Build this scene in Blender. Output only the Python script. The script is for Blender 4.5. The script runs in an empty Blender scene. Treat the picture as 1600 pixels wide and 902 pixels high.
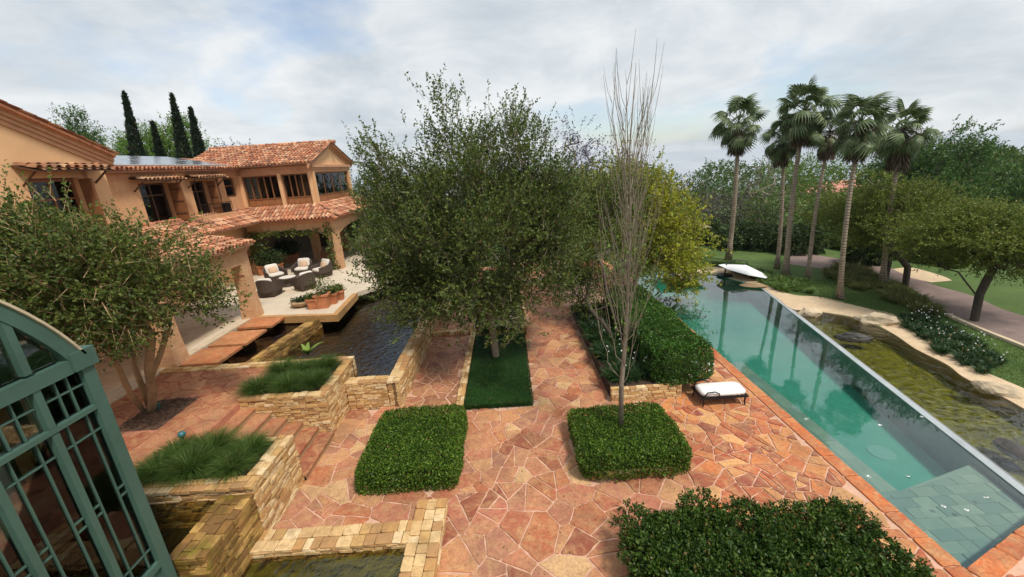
import bpy, math, random
import numpy as np
from mathutils import Vector, Matrix
from mathutils.geometry import delaunay_2d_cdt

random.seed(7)
rng = np.random.RandomState(11)
SC = bpy.context.scene
COL = SC.collection
rad = math.radians

# ------------------------------------------------------------------ camera
FPX, SLOPE, CAMZ = 640.0, 0.065, 6.5
ROLL = math.atan(SLOPE)
PITCH = math.atan(193 * math.cos(ROLL) / FPX)
fwd = np.array([0, math.cos(PITCH), -math.sin(PITCH)])
_up = np.array([0, math.sin(PITCH), math.cos(PITCH)])
_rt = np.array([1.0, 0, 0])
CR = _rt * math.cos(ROLL) - _up * math.sin(ROLL)
CU = _up * math.cos(ROLL) + _rt * math.sin(ROLL)
CC = np.array([0, 0, CAMZ])
cam = bpy.data.cameras.new('camera')
cam.sensor_fit = 'HORIZONTAL'
cam.sensor_width = 36.0
cam.lens = FPX / 1600 * 36.0
cam.clip_start = 0.1
cam.clip_end = 20000
camo = bpy.data.objects.new('camera', cam)
COL.objects.link(camo)
camo.matrix_world = Matrix(((CR[0], CU[0], -fwd[0], 0), (CR[1], CU[1], -fwd[1], 0), (CR[2], CU[2], -fwd[2], CAMZ), (0, 0, 0, 1)))
SC.camera = camo

# ------------------------------------------------------------------ light
SUN_EL, SUN_AZ = rad(58), rad(140)      # azimuth from +Y clockwise: the sun stands behind the camera, to the right
sun_dir = Vector((math.sin(SUN_AZ) * math.cos(SUN_EL), math.cos(SUN_AZ) * math.cos(SUN_EL), math.sin(SUN_EL)))
sun = bpy.data.lights.new('sun', 'SUN')
sun.energy = 2.9
sun.angle = rad(9)
sun.color = (1.0, 0.95, 0.87)
suno = bpy.data.objects.new('sun', sun)
COL.objects.link(suno)
suno.rotation_euler = (-sun_dir).to_track_quat('-Z', 'Y').to_euler()

world = bpy.data.worlds.new('World')
SC.world = world
world.use_nodes = True
wn, wl = world.node_tree.nodes, world.node_tree.links
wn.clear()
wout = wn.new('ShaderNodeOutputWorld')
sky = wn.new('ShaderNodeTexSky')
sky.sky_type = 'NISHITA'
sky.sun_disc = False
sky.sun_elevation = SUN_EL
sky.sun_rotation = SUN_AZ
bg1 = wn.new('ShaderNodeBackground'); bg1.inputs['Strength'].default_value = 0.14
bg2 = wn.new('ShaderNodeBackground'); bg2.inputs['Strength'].default_value = 0.90
wl.new(sky.outputs[0], bg1.inputs['Color'])
tc = wn.new('ShaderNodeTexCoord')
sep = wn.new('ShaderNodeSeparateXYZ'); wl.new(tc.outputs['Generated'], sep.inputs[0])
def wmath(op, a, b=None):
    n = wn.new('ShaderNodeMath'); n.operation = op
    for i, v in enumerate((a, b)):
        if v is None: continue
        if isinstance(v, (int, float)): n.inputs[i].default_value = v
        else: wl.new(v, n.inputs[i])
    return n.outputs[0]
zz = wmath('ADD', wmath('MAXIMUM', sep.outputs[2], -0.12), 0.30)
comb = wn.new('ShaderNodeCombineXYZ')
wl.new(wmath('DIVIDE', sep.outputs[0], zz), comb.inputs[0])
wl.new(wmath('DIVIDE', sep.outputs[1], zz), comb.inputs[1])
def wnoise(scale, detail, rough, off, dist=0.0):
    mp = wn.new('ShaderNodeMapping'); mp.inputs['Location'].default_value = off
    wl.new(comb.outputs[0], mp.inputs[0])
    n = wn.new('ShaderNodeTexNoise'); n.inputs['Scale'].default_value = scale
    n.inputs['Detail'].default_value = detail; n.inputs['Roughness'].default_value = rough
    n.inputs['Distortion'].default_value = dist
    wl.new(mp.outputs[0], n.inputs['Vector'])
    return n.outputs[0]
def wramp(v, stops):
    r = wn.new('ShaderNodeValToRGB'); e = r.color_ramp.elements
    e[0].position, e[0].color = stops[0]; e[1].position, e[1].color = stops[-1]
    for p, c in stops[1:-1]:
        x = e.new(p); x.color = c
    wl.new(v, r.inputs[0]); return r.outputs[0]
cover = wramp(wnoise(1.1, 6, 0.52, (5.3, 2.6, 0.3), 0.2), [(0.33, (0.3, 0.3, 0.3, 1)), (0.44, (0.98, 0.98, 0.98, 1))])
shade = wramp(wnoise(1.7, 8, 0.6, (0.4, 5.2, 1.3), 0.3), [(0.30, (0.52, 0.58, 0.64, 1)), (0.46, (0.66, 0.71, 0.75, 1)), (0.66, (0.86, 0.88, 0.89, 1))])
wl.new(shade, bg2.inputs['Color'])
mixs = wn.new('ShaderNodeMixShader')
wl.new(cover, mixs.inputs[0]); wl.new(bg1.outputs[0], mixs.inputs[1]); wl.new(bg2.outputs[0], mixs.inputs[2])
wl.new(mixs.outputs[0], wout.inputs[0])

SC.view_settings.view_transform = 'Standard'
SC.view_settings.look = 'None'
SC.view_settings.exposure = 0.22
SC.view_settings.gamma = 1.0
SC.view_settings.use_curve_mapping = False
SC.cycles.use_denoising = True
SC.cycles.max_bounces = 6
SC.cycles.diffuse_bounces = 3
SC.cycles.glossy_bounces = 3
SC.cycles.transmission_bounces = 4
SC.cycles.transparent_max_bounces = 10
SC.cycles.caustics_reflective = False
SC.cycles.caustics_refractive = False

# ------------------------------------------------------------------ pixel helpers (a pixel gives a direction; the height or wall gives the distance)
def ray(x, y): return fwd * FPX + CR * (x - 800) - CU * (y - 451)
def bp(x, y, z=0.0):
    d = ray(x, y); return CC + d * ((z - CAMZ) / d[2])
def atY(x, y, Y):
    d = ray(x, y); return CC + d * (Y / d[1])
def atX(x, y, X):
    d = ray(x, y); return CC + d * (X / d[0])
def b2(pts, z=0.0): return [tuple(bp(x, y, z)[:2]) for x, y in pts]

# ------------------------------------------------------------------ materials
def lin(r, g, b):
    f = lambda c: (c / 255 / 12.92) if c / 255 <= 0.04045 else ((c / 255 + 0.055) / 1.055) ** 2.4
    return (f(r), f(g), f(b), 1)
class Mat:
    def __init__(self, name):
        self.m = bpy.data.materials.new(name); self.m.use_nodes = True
        self.t = self.m.node_tree; self.n = self.t.nodes; self.l = self.t.links
        self.p = self.n.get('Principled BSDF'); self.o = self.n.get('Material Output')
    def new(self, typ, **kw):
        n = self.n.new(typ)
        for k, v in kw.items():
            if k in n.inputs:
                if hasattr(v, 'is_linked') or isinstance(v, bpy.types.NodeSocket): self.l.new(v, n.inputs[k])
                else: n.inputs[k].default_value = v
            else: setattr(n, k, v)
        return n
    def coord(self, kind='Object', scale=None):
        t = self.new('ShaderNodeTexCoord').outputs[kind]
        if scale:
            m = self.new('ShaderNodeMapping'); self.l.new(t, m.inputs[0]); m.inputs['Scale'].default_value = scale
            t = m.outputs[0]
        return t
    def world_pos(self, scale=None):
        t = self.new('ShaderNodeNewGeometry').outputs['Position']
        if scale:
            m = self.new('ShaderNodeMapping'); self.l.new(t, m.inputs[0]); m.inputs['Scale'].default_value = scale
            t = m.outputs[0]
        return t
    def noise(self, vec, scale, detail=5, rough=0.6, dist=0.0):
        n = self.new('ShaderNodeTexNoise'); self.l.new(vec, n.inputs['Vector'])
        n.inputs['Scale'].default_value = scale; n.inputs['Detail'].default_value = detail
        n.inputs['Roughness'].default_value = rough; n.inputs['Distortion'].default_value = dist
        return n.outputs[0]
    def ramp(self, v, stops, interp='LINEAR'):
        r = self.new('ShaderNodeValToRGB'); cr = r.color_ramp; cr.interpolation = interp
        e = cr.elements
        while len(e) < len(stops): e.new(0.5)
        for x, (p, c) in zip(e, stops): x.position = p
        for x, (p, c) in zip(e, stops): x.position = p; x.color = c if len(c) == 4 else (*c, 1)
        self.l.new(v, r.inputs[0]); return r.outputs[0]
    def mix(self, f, a, b, blend='MIX'):
        n = self.new('ShaderNodeMix', data_type='RGBA', blend_type=blend)
        for i, v in ((0, f), (6, a), (7, b)):
            if isinstance(v, (int, float, tuple)): n.inputs[i].default_value = v
            else: self.l.new(v, n.inputs[i])
        return n.outputs[2]
    def math(self, op, a, b):
        n = self.new('ShaderNodeMath', operation=op)
        for i, v in enumerate((a, b)):
            if isinstance(v, (int, float)): n.inputs[i].default_value = v
            else: self.l.new(v, n.inputs[i])
        return n.outputs[0]
    def base(self, c):
        if isinstance(c, tuple): self.p.inputs['Base Color'].default_value = c
        else: self.l.new(c, self.p.inputs['Base Color'])
    def set(self, **kw):
        for k, v in kw.items():
            k = k.replace('_', ' ')
            if isinstance(v, (int, float, tuple)): self.p.inputs[k].default_value = v
            else: self.l.new(v, self.p.inputs[k])
    def bump(self, h, strength=0.3, dist=0.02):
        b = self.new('ShaderNodeBump'); b.inputs['Strength'].default_value = strength; b.inputs['Distance'].default_value = dist
        self.l.new(h, b.inputs['Height']); self.l.new(b.outputs[0], self.p.inputs['Normal']); return b.outputs[0]
M = {}
G1 = (0, 0, 0, 1); W1 = (1, 1, 1, 1)

def plain(name, c, rough=0.6, var=0.12, scale=6, bump=0.15, metal=0.0, bd=0.01):
    k = Mat(name); w = k.world_pos()
    n = k.noise(w, scale, 6, 0.65)
    n2 = k.noise(w, scale * 0.22, 3, 0.6)
    s = k.math('ADD', k.math('MULTIPLY', n, 0.5), k.math('MULTIPLY', n2, 0.5))
    lo = tuple(x * (1 - var * 2.2) for x in c[:3]) + (1,); hi = tuple(min(1, x * (1 + var * 1.6)) for x in c[:3]) + (1,)
    k.base(k.ramp(s, [(0.3, lo), (0.5, c), (0.72, hi)]))
    k.set(Roughness=rough, Metallic=metal)
    if bump: k.bump(n, bump, bd)
    M[name] = k.m; return k.m

def flag_mat(name, cols, joints=True):
    k = Mat(name); w = k.world_pos()
    oi = k.math('FRACT', k.math('ADD', k.new('ShaderNodeObjectInfo').outputs['Random'], k.new('ShaderNodeNewGeometry').outputs['Random Per Island']), 0.0)
    stops = [(i / (len(cols)), c) for i, c in enumerate(cols)]
    c = k.ramp(oi, stops, 'CONSTANT')
    off = k.new('ShaderNodeVectorMath', operation='ADD'); k.l.new(w, off.inputs[0])
    cmb = k.new('ShaderNodeCombineXYZ'); k.l.new(k.math('MULTIPLY', oi, 40.0), cmb.inputs[0]); k.l.new(cmb.outputs[0], off.inputs[1])
    v = off.outputs[0]
    n = k.noise(v, 3.2, 7, 0.68, 1.2)
    c = k.mix(k.ramp(n, [(0.42, G1), (0.68, (0.75,) * 3 + (1,))]), c, lin(214, 168, 116))
    n3 = k.noise(v, 4.5, 6, 0.7, 2.0)
    c = k.mix(k.ramp(n3, [(0.55, G1), (0.72, (0.55,) * 3 + (1,))]), c, lin(126, 66, 46))
    n2 = k.noise(w, 0.9, 6, 0.7)
    c = k.mix(k.ramp(n2, [(0.42, G1), (0.72, (0.6,) * 3 + (1,))]), c, lin(120, 90, 70))
    n4 = k.noise(w, 22, 4, 0.7)
    c = k.mix(k.ramp(n4, [(0.35, (0.35,) * 3 + (1,)), (0.6, G1)]), c, lin(90, 60, 44))
    k.base(c); k.set(Roughness=0.62)
    k.set(**{'Specular_IOR_Level': 0.35})
    k.bump(k.math('ADD', n, k.math('MULTIPLY', n4, 0.35)), 0.5, 0.012)
    M[name] = k.m
flag_mat('flag_main', [lin(202, 132, 98), lin(182, 108, 80), lin(214, 156, 112), lin(196, 122, 96), lin(158, 86, 64), lin(206, 142, 100), lin(188, 126, 100), lin(226, 182, 132), lin(190, 110, 74), lin(172, 116, 94)])
flag_mat('flag_deck', [lin(216, 128, 76), lin(196, 102, 66), lin(226, 156, 98), lin(206, 116, 78), lin(176, 86, 60), lin(222, 142, 84), lin(232, 172, 112), lin(202, 108, 66), lin(160, 84, 66)])
flag_mat('flag_upper', [lin(182, 112, 80), lin(172, 98, 70), lin(192, 124, 90), lin(176, 104, 76), lin(166, 92, 68), lin(198, 132, 98)])
flag_mat('flag_side', [lin(176, 110, 80), lin(160, 100, 74), lin(188, 126, 92), lin(150, 88, 66), lin(180, 112, 86)])
flag_mat('edge_orange', [lin(214, 116, 62), lin(198, 100, 54), lin(222, 132, 74), lin(206, 110, 62)])
flag_mat('slab_orange', [lin(206, 124, 78), lin(196, 114, 70), lin(212, 134, 86)])
plain('mortar', lin(206, 164, 138), 0.85, 0.12, 9, 0.25)

def wall_stone(name, cols, wet=False):
    k = Mat(name); w = k.world_pos()
    oi = k.new('ShaderNodeObjectInfo').outputs['Random']
    isl = k.new('ShaderNodeNewGeometry').outputs['Random Per Island']
    f = k.math('FRACT', k.math('ADD', oi, isl), 0.0)
    c = k.ramp(f, [(i / len(cols), q) for i, q in enumerate(cols)], 'CONSTANT')
    n = k.noise(w, 9, 6, 0.7, 0.6)
    c = k.mix(k.ramp(n, [(0.4, G1), (0.7, (0.6,) * 3 + (1,))]), c, lin(150, 112, 70))
    n2 = k.noise(w, 2.2, 5, 0.65)
    if wet:
        c = k.mix(k.ramp(n2, [(0.42, G1), (0.6, (0.8,) * 3 + (1,))]), c, lin(96, 74, 34))
        c = k.mix(k.ramp(k.noise(w, 3.1, 5, 0.7), [(0.55, G1), (0.68, (0.7,) * 3 + (1,))]), c, lin(120, 112, 30))
        k.set(Roughness=0.4)
    else:
        c = k.mix(k.ramp(n2, [(0.5, G1), (0.75, (0.5,) * 3 + (1,))]), c, lin(120, 96, 66))
        k.set(Roughness=0.82)
    k.base(c); k.bump(n, 0.5, 0.015); M[name] = k.m
YEL = [lin(222, 188, 134), lin(206, 164, 104), lin(232, 204, 158), lin(196, 148, 92), lin(214, 176, 122), lin(184, 140, 92), lin(226, 192, 140)]
wall_stone('ledge_stone', YEL)
wall_stone('ledge_wet', [lin(180, 140, 78), lin(150, 110, 58), lin(196, 156, 88), lin(124, 90, 50)], True)
plain('wall_core', lin(120, 92, 60), 0.9, 0.2, 8)
plain('pale_curb', lin(206, 186, 156), 0.8, 0.14, 7, 0.3)
plain('terrace_floor', lin(206, 190, 166), 0.7, 0.10, 1.2, 0.1)

def leaf_mat(name, cols, trans=0.25, rough=0.5, spec=0.35):
    k = Mat(name)
    isl = k.new('ShaderNodeNewGeometry').outputs['Random Per Island']
    c = k.ramp(isl, [(i / max(1, len(cols) - 1), q) for i, q in enumerate(cols)])
    big = k.noise(k.world_pos(), 0.9, 3, 0.6)
    c = k.mix(k.ramp(big, [(0.35, (0.55,) * 3 + (1,)), (0.62, G1)]), c, cols[0])
    c = k.mix(k.ramp(isl, [(0.972, G1), (0.985, W1)]), c, lin(124, 98, 52))
    k.base(c); k.set(Roughness=rough); k.set(**{'Specular_IOR_Level': spec})
    tr = k.new('ShaderNodeBsdfTranslucent'); k.l.new(c, tr.inputs[0])
    mx = k.new('ShaderNodeMixShader'); mx.inputs[0].default_value = trans
    k.l.new(k.p.outputs[0], mx.inputs[1]); k.l.new(tr.outputs[0], mx.inputs[2]); k.l.new(mx.outputs[0], k.o.inputs[0])
    M[name] = k.m
leaf_mat('leaf_olive', [lin(62, 80, 36), lin(86, 104, 46), lin(110, 126, 56), lin(140, 150, 74)], 0.4)
leaf_mat('leaf_left', [lin(62, 80, 34), lin(88, 106, 44), lin(114, 128, 54), lin(146, 154, 72)], 0.35)
leaf_mat('leaf_hedge', [lin(48, 76, 22), lin(74, 106, 30), lin(100, 132, 40), lin(132, 156, 62)], 0.28, 0.5, 0.28)
leaf_mat('leaf_shrub', [lin(38, 62, 22), lin(56, 84, 28), lin(80, 108, 38), lin(116, 138, 60)], 0.28, 0.45, 0.32)
leaf_mat('leaf_e', [lin(48, 82, 28), lin(70, 108, 36), lin(96, 136, 50)], 0.2, 0.42, 0.4)
leaf_mat('leaf_lawn', [lin(26, 52, 20), lin(38, 70, 26), lin(54, 90, 34)], 0.15, 0.6, 0.2)
leaf_mat('leaf_yellow', [lin(112, 128, 36), lin(156, 160, 44), lin(184, 180, 58), lin(200, 192, 80)], 0.35)
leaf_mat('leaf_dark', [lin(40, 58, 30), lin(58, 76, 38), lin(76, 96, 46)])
leaf_mat('leaf_mid', [lin(66, 88, 42), lin(88, 110, 52), lin(112, 132, 64)], 0.35)
leaf_mat('leaf_bright', [lin(84, 116, 46), lin(110, 142, 56), lin(136, 160, 72)], 0.35)
leaf_mat('leaf_deep', [lin(58, 86, 40), lin(80, 112, 50), lin(116, 146, 76)], 0.35)
leaf_mat('leaf_grey', [lin(84, 90, 62), lin(104, 108, 76), lin(120, 112, 96), lin(126, 114, 140)], 0.2)
leaf_mat('leaf_purple', [lin(96, 92, 118), lin(120, 112, 148), lin(112, 118, 100)], 0.2)
leaf_mat('leaf_flat', [lin(70, 88, 34), lin(98, 114, 42), lin(128, 138, 52), lin(146, 150, 66)], 0.3)
leaf_mat('leaf_cypress', [lin(30, 44, 30), lin(40, 56, 36), lin(52, 68, 42)], 0.1)
leaf_mat('grass_tuft', [lin(48, 74, 26), lin(66, 94, 32), lin(90, 116, 48), lin(122, 140, 76)], 0.3, 0.55, 0.25)
leaf_mat('strap_leaf', [lin(32, 56, 26), lin(44, 72, 32), lin(62, 92, 40)], 0.2, 0.45, 0.35)
leaf_mat('strap_bright', [lin(70, 98, 40), lin(94, 122, 48), lin(120, 146, 62)], 0.3, 0.45, 0.35)
leaf_mat('dry_grass', [lin(94, 104, 56), lin(120, 124, 70), lin(140, 136, 84)], 0.2, 0.6, 0.2)
leaf_mat('palm_green', [lin(72, 92, 54), lin(100, 116, 72), lin(144, 150, 112)], 0.15, 0.5, 0.4)
leaf_mat('palm_dead', [lin(70, 58, 48), lin(96, 82, 68), lin(136, 120, 100)], 0.05, 0.8, 0.1)
leaf_mat('water_plant', [lin(120, 150, 60), lin(150, 172, 80)], 0.3, 0.4, 0.4)
plain('petal', lin(236, 236, 232), 0.6, 0.03, 8, 0)
plain('bark_grey', lin(134, 120, 102), 0.9, 0.25, 9, 0.6)
plain('bark_pale', lin(140, 126, 108), 0.85, 0.2, 7, 0.5)
plain('bark_brown', lin(120, 94, 72), 0.9, 0.25, 9, 0.6)
plain('bark_smooth', lin(168, 136, 100), 0.75, 0.2, 5, 0.4)
plain('bark_dark', lin(72, 62, 52), 0.9, 0.25, 9, 0.6)
k = Mat('palm_bark'); w = k.world_pos(); wv = k.new('ShaderNodeTexWave', wave_type='BANDS', bands_direction='Z'); k.l.new(w, wv.inputs[0])
wv.inputs['Scale'].default_value = 2.6; wv.inputs['Distortion'].default_value = 3.0; wv.inputs['Detail'].default_value = 3
n = k.noise(w, 5, 5, 0.7)
k.base(k.mix(k.ramp(wv.outputs[1], [(0.2, (0.35,) * 3 + (1,)), (0.8, G1)]), k.ramp(n, [(0.3, lin(128, 110, 92)), (0.7, lin(172, 156, 136))]), lin(98, 82, 66)))
k.set(Roughness=0.9); k.bump(wv.outputs[1], 0.5, 0.03); M['palm_bark'] = k.m

k = Mat('stucco'); w = k.world_pos(); n = k.noise(w, 1.1, 6, 0.7); n2 = k.noise(w, 40, 3, 0.6)
n3 = k.noise(k.world_pos((2.2, 2.2, 0.35)), 1.0, 5, 0.7)
c = k.ramp(n, [(0.3, lin(206, 152, 108)), (0.7, lin(222, 174, 128))])
c = k.mix(k.ramp(n3, [(0.45, G1), (0.75, (0.55,) * 3 + (1,))]), c, lin(170, 124, 90))
k.base(c); k.set(Roughness=0.88); k.bump(n2, 0.25, 0.006); M['stucco'] = k.m
plain('stucco_pale', lin(226, 178, 130), 0.88, 0.08, 1.4, 0.12)
plain('cornice', lin(202, 150, 112), 0.85, 0.12, 3, 0.15)
k = Mat('brick_pale'); w = k.coord('Object')
n = k.noise(w, 4, 5, 0.7)
k.base(k.ramp(n, [(0.3, lin(192, 144, 104)), (0.6, lin(212, 168, 126)), (0.8, lin(224, 186, 146))])); k.set(Roughness=0.9); k.bump(n, 0.3, 0.01); M['brick_pale'] = k.m
def tile_mat(name, cols):
    k = Mat(name); oi = k.new('ShaderNodeObjectInfo').outputs['Random']; isl = k.new('ShaderNodeNewGeometry').outputs['Random Per Island']
    f = k.math('FRACT', k.math('ADD', oi, isl), 0.0)
    c = k.ramp(f, [(i / (len(cols) - 1), q) for i, q in enumerate(cols)])
    n = k.noise(k.world_pos(), 3.5, 6, 0.7)
    c = k.mix(k.ramp(n, [(0.48, G1), (0.68, (0.75,) * 3 + (1,))]), c, lin(96, 74, 58))
    k.base(c); k.set(Roughness=0.85); k.bump(n, 0.3, 0.01); M[name] = k.m
tile_mat('roof_tile', [lin(204, 136, 96), lin(180, 106, 74), lin(220, 166, 126), lin(150, 92, 68), lin(226, 180, 142), lin(190, 122, 86), lin(120, 84, 66)])
tile_mat('awning_tile', [lin(190, 146, 104), lin(158, 110, 78), lin(206, 166, 124), lin(134, 96, 72), lin(196, 132, 92)])
plain('wood_frame', lin(130, 84, 50), 0.55, 0.18, 8, 0.15)
plain('wood_dark', lin(84, 54, 36), 0.6, 0.2, 8, 0.2)
plain('wood_panel', lin(158, 104, 64), 0.6, 0.15, 6, 0.15)
plain('curtain', lin(206, 200, 190), 0.9, 0.06, 2, 0.1)
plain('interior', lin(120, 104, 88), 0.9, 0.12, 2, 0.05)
plain('iron', lin(34, 32, 32), 0.5, 0.1, 6, 0.1, 0.4)
plain('metal_green', lin(72, 100, 88), 0.5, 0.10, 5, 0.1)
plain('wicker', lin(72, 58, 48), 0.75, 0.2, 40, 0.8)
plain('cushion', lin(216, 206, 194), 0.9, 0.05, 5, 0.1)
plain('pillow', lin(206, 172, 140), 0.9, 0.06, 5, 0.1)
plain('cushion_white', lin(238, 236, 230), 0.85, 0.03, 5, 0.1)
plain('canvas', lin(240, 240, 238), 0.8, 0.03, 3, 0.1)
plain('terracotta', lin(190, 122, 82), 0.85, 0.15, 6, 0.2)
plain('pot_stone', lin(170, 140, 104), 0.85, 0.15, 6, 0.2)
plain('soil', lin(62, 46, 36), 0.95, 0.25, 14, 0.6)
plain('mulch', lin(108, 80, 62), 0.95, 0.4, 30, 0.9, 0, 0.03)
plain('rock', lin(196, 176, 146), 0.85, 0.22, 3, 0.6, 0, 0.05)
plain('rock_dark', lin(74, 70, 66), 0.6, 0.25, 3, 0.6, 0, 0.05)
plain('pool_wall', lin(172, 178, 180), 0.55, 0.1, 4, 0.15)
plain('deck_grey', lin(146, 130, 112), 0.8, 0.15, 8, 0.3)
plain('teal_ball', lin(54, 110, 116), 0.4, 0.08, 4, 0.1)
plain('roof_white', lin(214, 210, 204), 0.7, 0.05, 3, 0.1)
plain('field_roof', lin(190, 130, 112), 0.8, 0.08, 1, 0)
plain('thatch', lin(150, 136, 116), 0.95, 0.2, 10, 0.5)
k = Mat('pool_tile'); oi = k.new('ShaderNodeObjectInfo').outputs['Random']; n = k.noise(k.world_pos(), 5, 5, 0.6)
c = k.ramp(oi, [(i / 5, q) for i, q in enumerate([lin(176, 190, 172), lin(164, 182, 168), lin(188, 200, 180), lin(156, 176, 164), lin(172, 188, 172)])], 'CONSTANT')
k.base(k.mix(k.ramp(n, [(0.4, G1), (0.7, (0.4,) * 3 + (1,))]), c, lin(146, 166, 150))); k.set(Roughness=0.5); M['pool_tile'] = k.m
plain('pool_floor', lin(164, 212, 198), 0.6, 0.10, 1.6, 0.05)
plain('drain', lin(214, 226, 220), 0.5, 0.03, 5, 0)
plain('pond_floor', lin(136, 132, 58), 0.9, 0.45, 1.1, 0.2)
plain('pond_floor_dark', lin(66, 58, 32), 0.9, 0.3, 2.0, 0.2)

k = Mat('lawn'); w = k.world_pos(); n = k.noise(w, 0.5, 6, 0.65); n2 = k.noise(w, 30, 3, 0.7)
c = k.ramp(n, [(0.3, lin(70, 92, 40)), (0.5, lin(86, 110, 48)), (0.75, lin(104, 122, 58))])
c = k.mix(k.ramp(n2, [(0.35, (0.5,) * 3 + (1,)), (0.65, G1)]), c, lin(50, 70, 30))
nf = k.noise(w, 0.004, 4, 0.6)
sp = k.new('ShaderNodeVectorMath', operation='LENGTH'); k.l.new(w, sp.inputs[0])
far = k.ramp(k.math('DIVIDE', sp.outputs['Value'], 1000.0), [(0.1, G1), (0.3, W1)])
c = k.mix(far, c, k.ramp(nf, [(0.4, lin(92, 112, 60)), (0.5, lin(150, 118, 86)), (0.6, lin(104, 120, 70))]))
k.base(c); k.set(Roughness=0.95); k.bump(n2, 0.8, 0.04); M['lawn'] = k.m
plain('gravel', lin(206, 180, 146), 0.9, 0.12, 14, 0.5)
plain('asphalt', lin(136, 116, 108), 0.9, 0.10, 4, 0.3)
plain('hill', lin(70, 86, 66), 0.95, 0.2, 0.01, 0)

def water(name, tint, rough=0.0, wave=(6.0, 0.12, 0.03), absorb=None, ior=1.72, gain=1.5):
    k = Mat(name); k.n.remove(k.p)
    w = k.world_pos()
    bp_ = k.new('ShaderNodeBump'); bp_.inputs['Strength'].default_value = wave[1]; bp_.inputs['Distance'].default_value = wave[2]
    k.l.new(k.noise(w, wave[0], 3, 0.5, 0.4), bp_.inputs['Height'])
    fr = k.new('ShaderNodeFresnel'); fr.inputs['IOR'].default_value = ior; k.l.new(bp_.outputs[0], fr.inputs['Normal'])
    tr = k.new('ShaderNodeBsdfTransparent'); tr.inputs[0].default_value = tint
    gl = k.new('ShaderNodeBsdfGlossy'); gl.inputs['Roughness'].default_value = rough; k.l.new(bp_.outputs[0], gl.inputs['Normal'])
    mx = k.new('ShaderNodeMixShader'); gm = k.new('ShaderNodeMath', operation='MULTIPLY', use_clamp=True); k.l.new(fr.outputs[0], gm.inputs[0]); gm.inputs[1].default_value = gain
    k.l.new(gm.outputs[0], mx.inputs[0]); k.l.new(tr.outputs[0], mx.inputs[1]); k.l.new(gl.outputs[0], mx.inputs[2])
    k.l.new(mx.outputs[0], k.o.inputs[0])
    if absorb:
        va = k.new('ShaderNodeVolumeAbsorption'); va.inputs[0].default_value = absorb[0]; va.inputs[1].default_value = absorb[1]
        k.l.new(va.outputs[0], k.o.inputs['Volume'])
    M[name] = k.m
water('pool_water', (0.94, 0.98, 0.97, 1), 0.0, (3.0, 0.10, 0.02), ((0.02, 0.68, 0.57, 1), 0.62), gain=1.6)
water('pond_water', (0.70, 0.66, 0.42, 1), 0.02, (4.5, 0.8, 0.05), gain=1.15)
water('natural_water', (0.86, 0.88, 0.58, 1), 0.02, (4.5, 0.75, 0.06))
k = Mat('glass'); k.n.remove(k.p)
fr = k.new('ShaderNodeFresnel'); fr.inputs['IOR'].default_value = 1.5
tr = k.new('ShaderNodeBsdfTransparent'); tr.inputs[0].default_value = (0.78, 0.82, 0.8, 1)
gl = k.new('ShaderNodeBsdfGlossy'); gl.inputs['Roughness'].default_value = 0.02
mx = k.new('ShaderNodeMixShader'); k.l.new(fr.outputs[0], mx.inputs[0]); k.l.new(tr.outputs[0], mx.inputs[1]); k.l.new(gl.outputs[0], mx.inputs[2]); k.l.new(mx.outputs[0], k.o.inputs[0]); M['glass'] = k.m
k = Mat('haze'); k.n.remove(k.p); pv = k.new('ShaderNodeVolumePrincipled'); pv.inputs['Color'].default_value = (0.75, 0.83, 0.95, 1); pv.inputs['Density'].default_value = 0.00015
k.l.new(pv.outputs[0], k.o.inputs['Volume']); M['haze'] = k.m
k = Mat('solar'); w = k.world_pos(); k.base(lin(150, 156, 168)); k.set(Roughness=0.15, Metallic=0.7); k.set(**{'Specular_IOR_Level': 0.8}); M['solar'] = k.m

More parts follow.
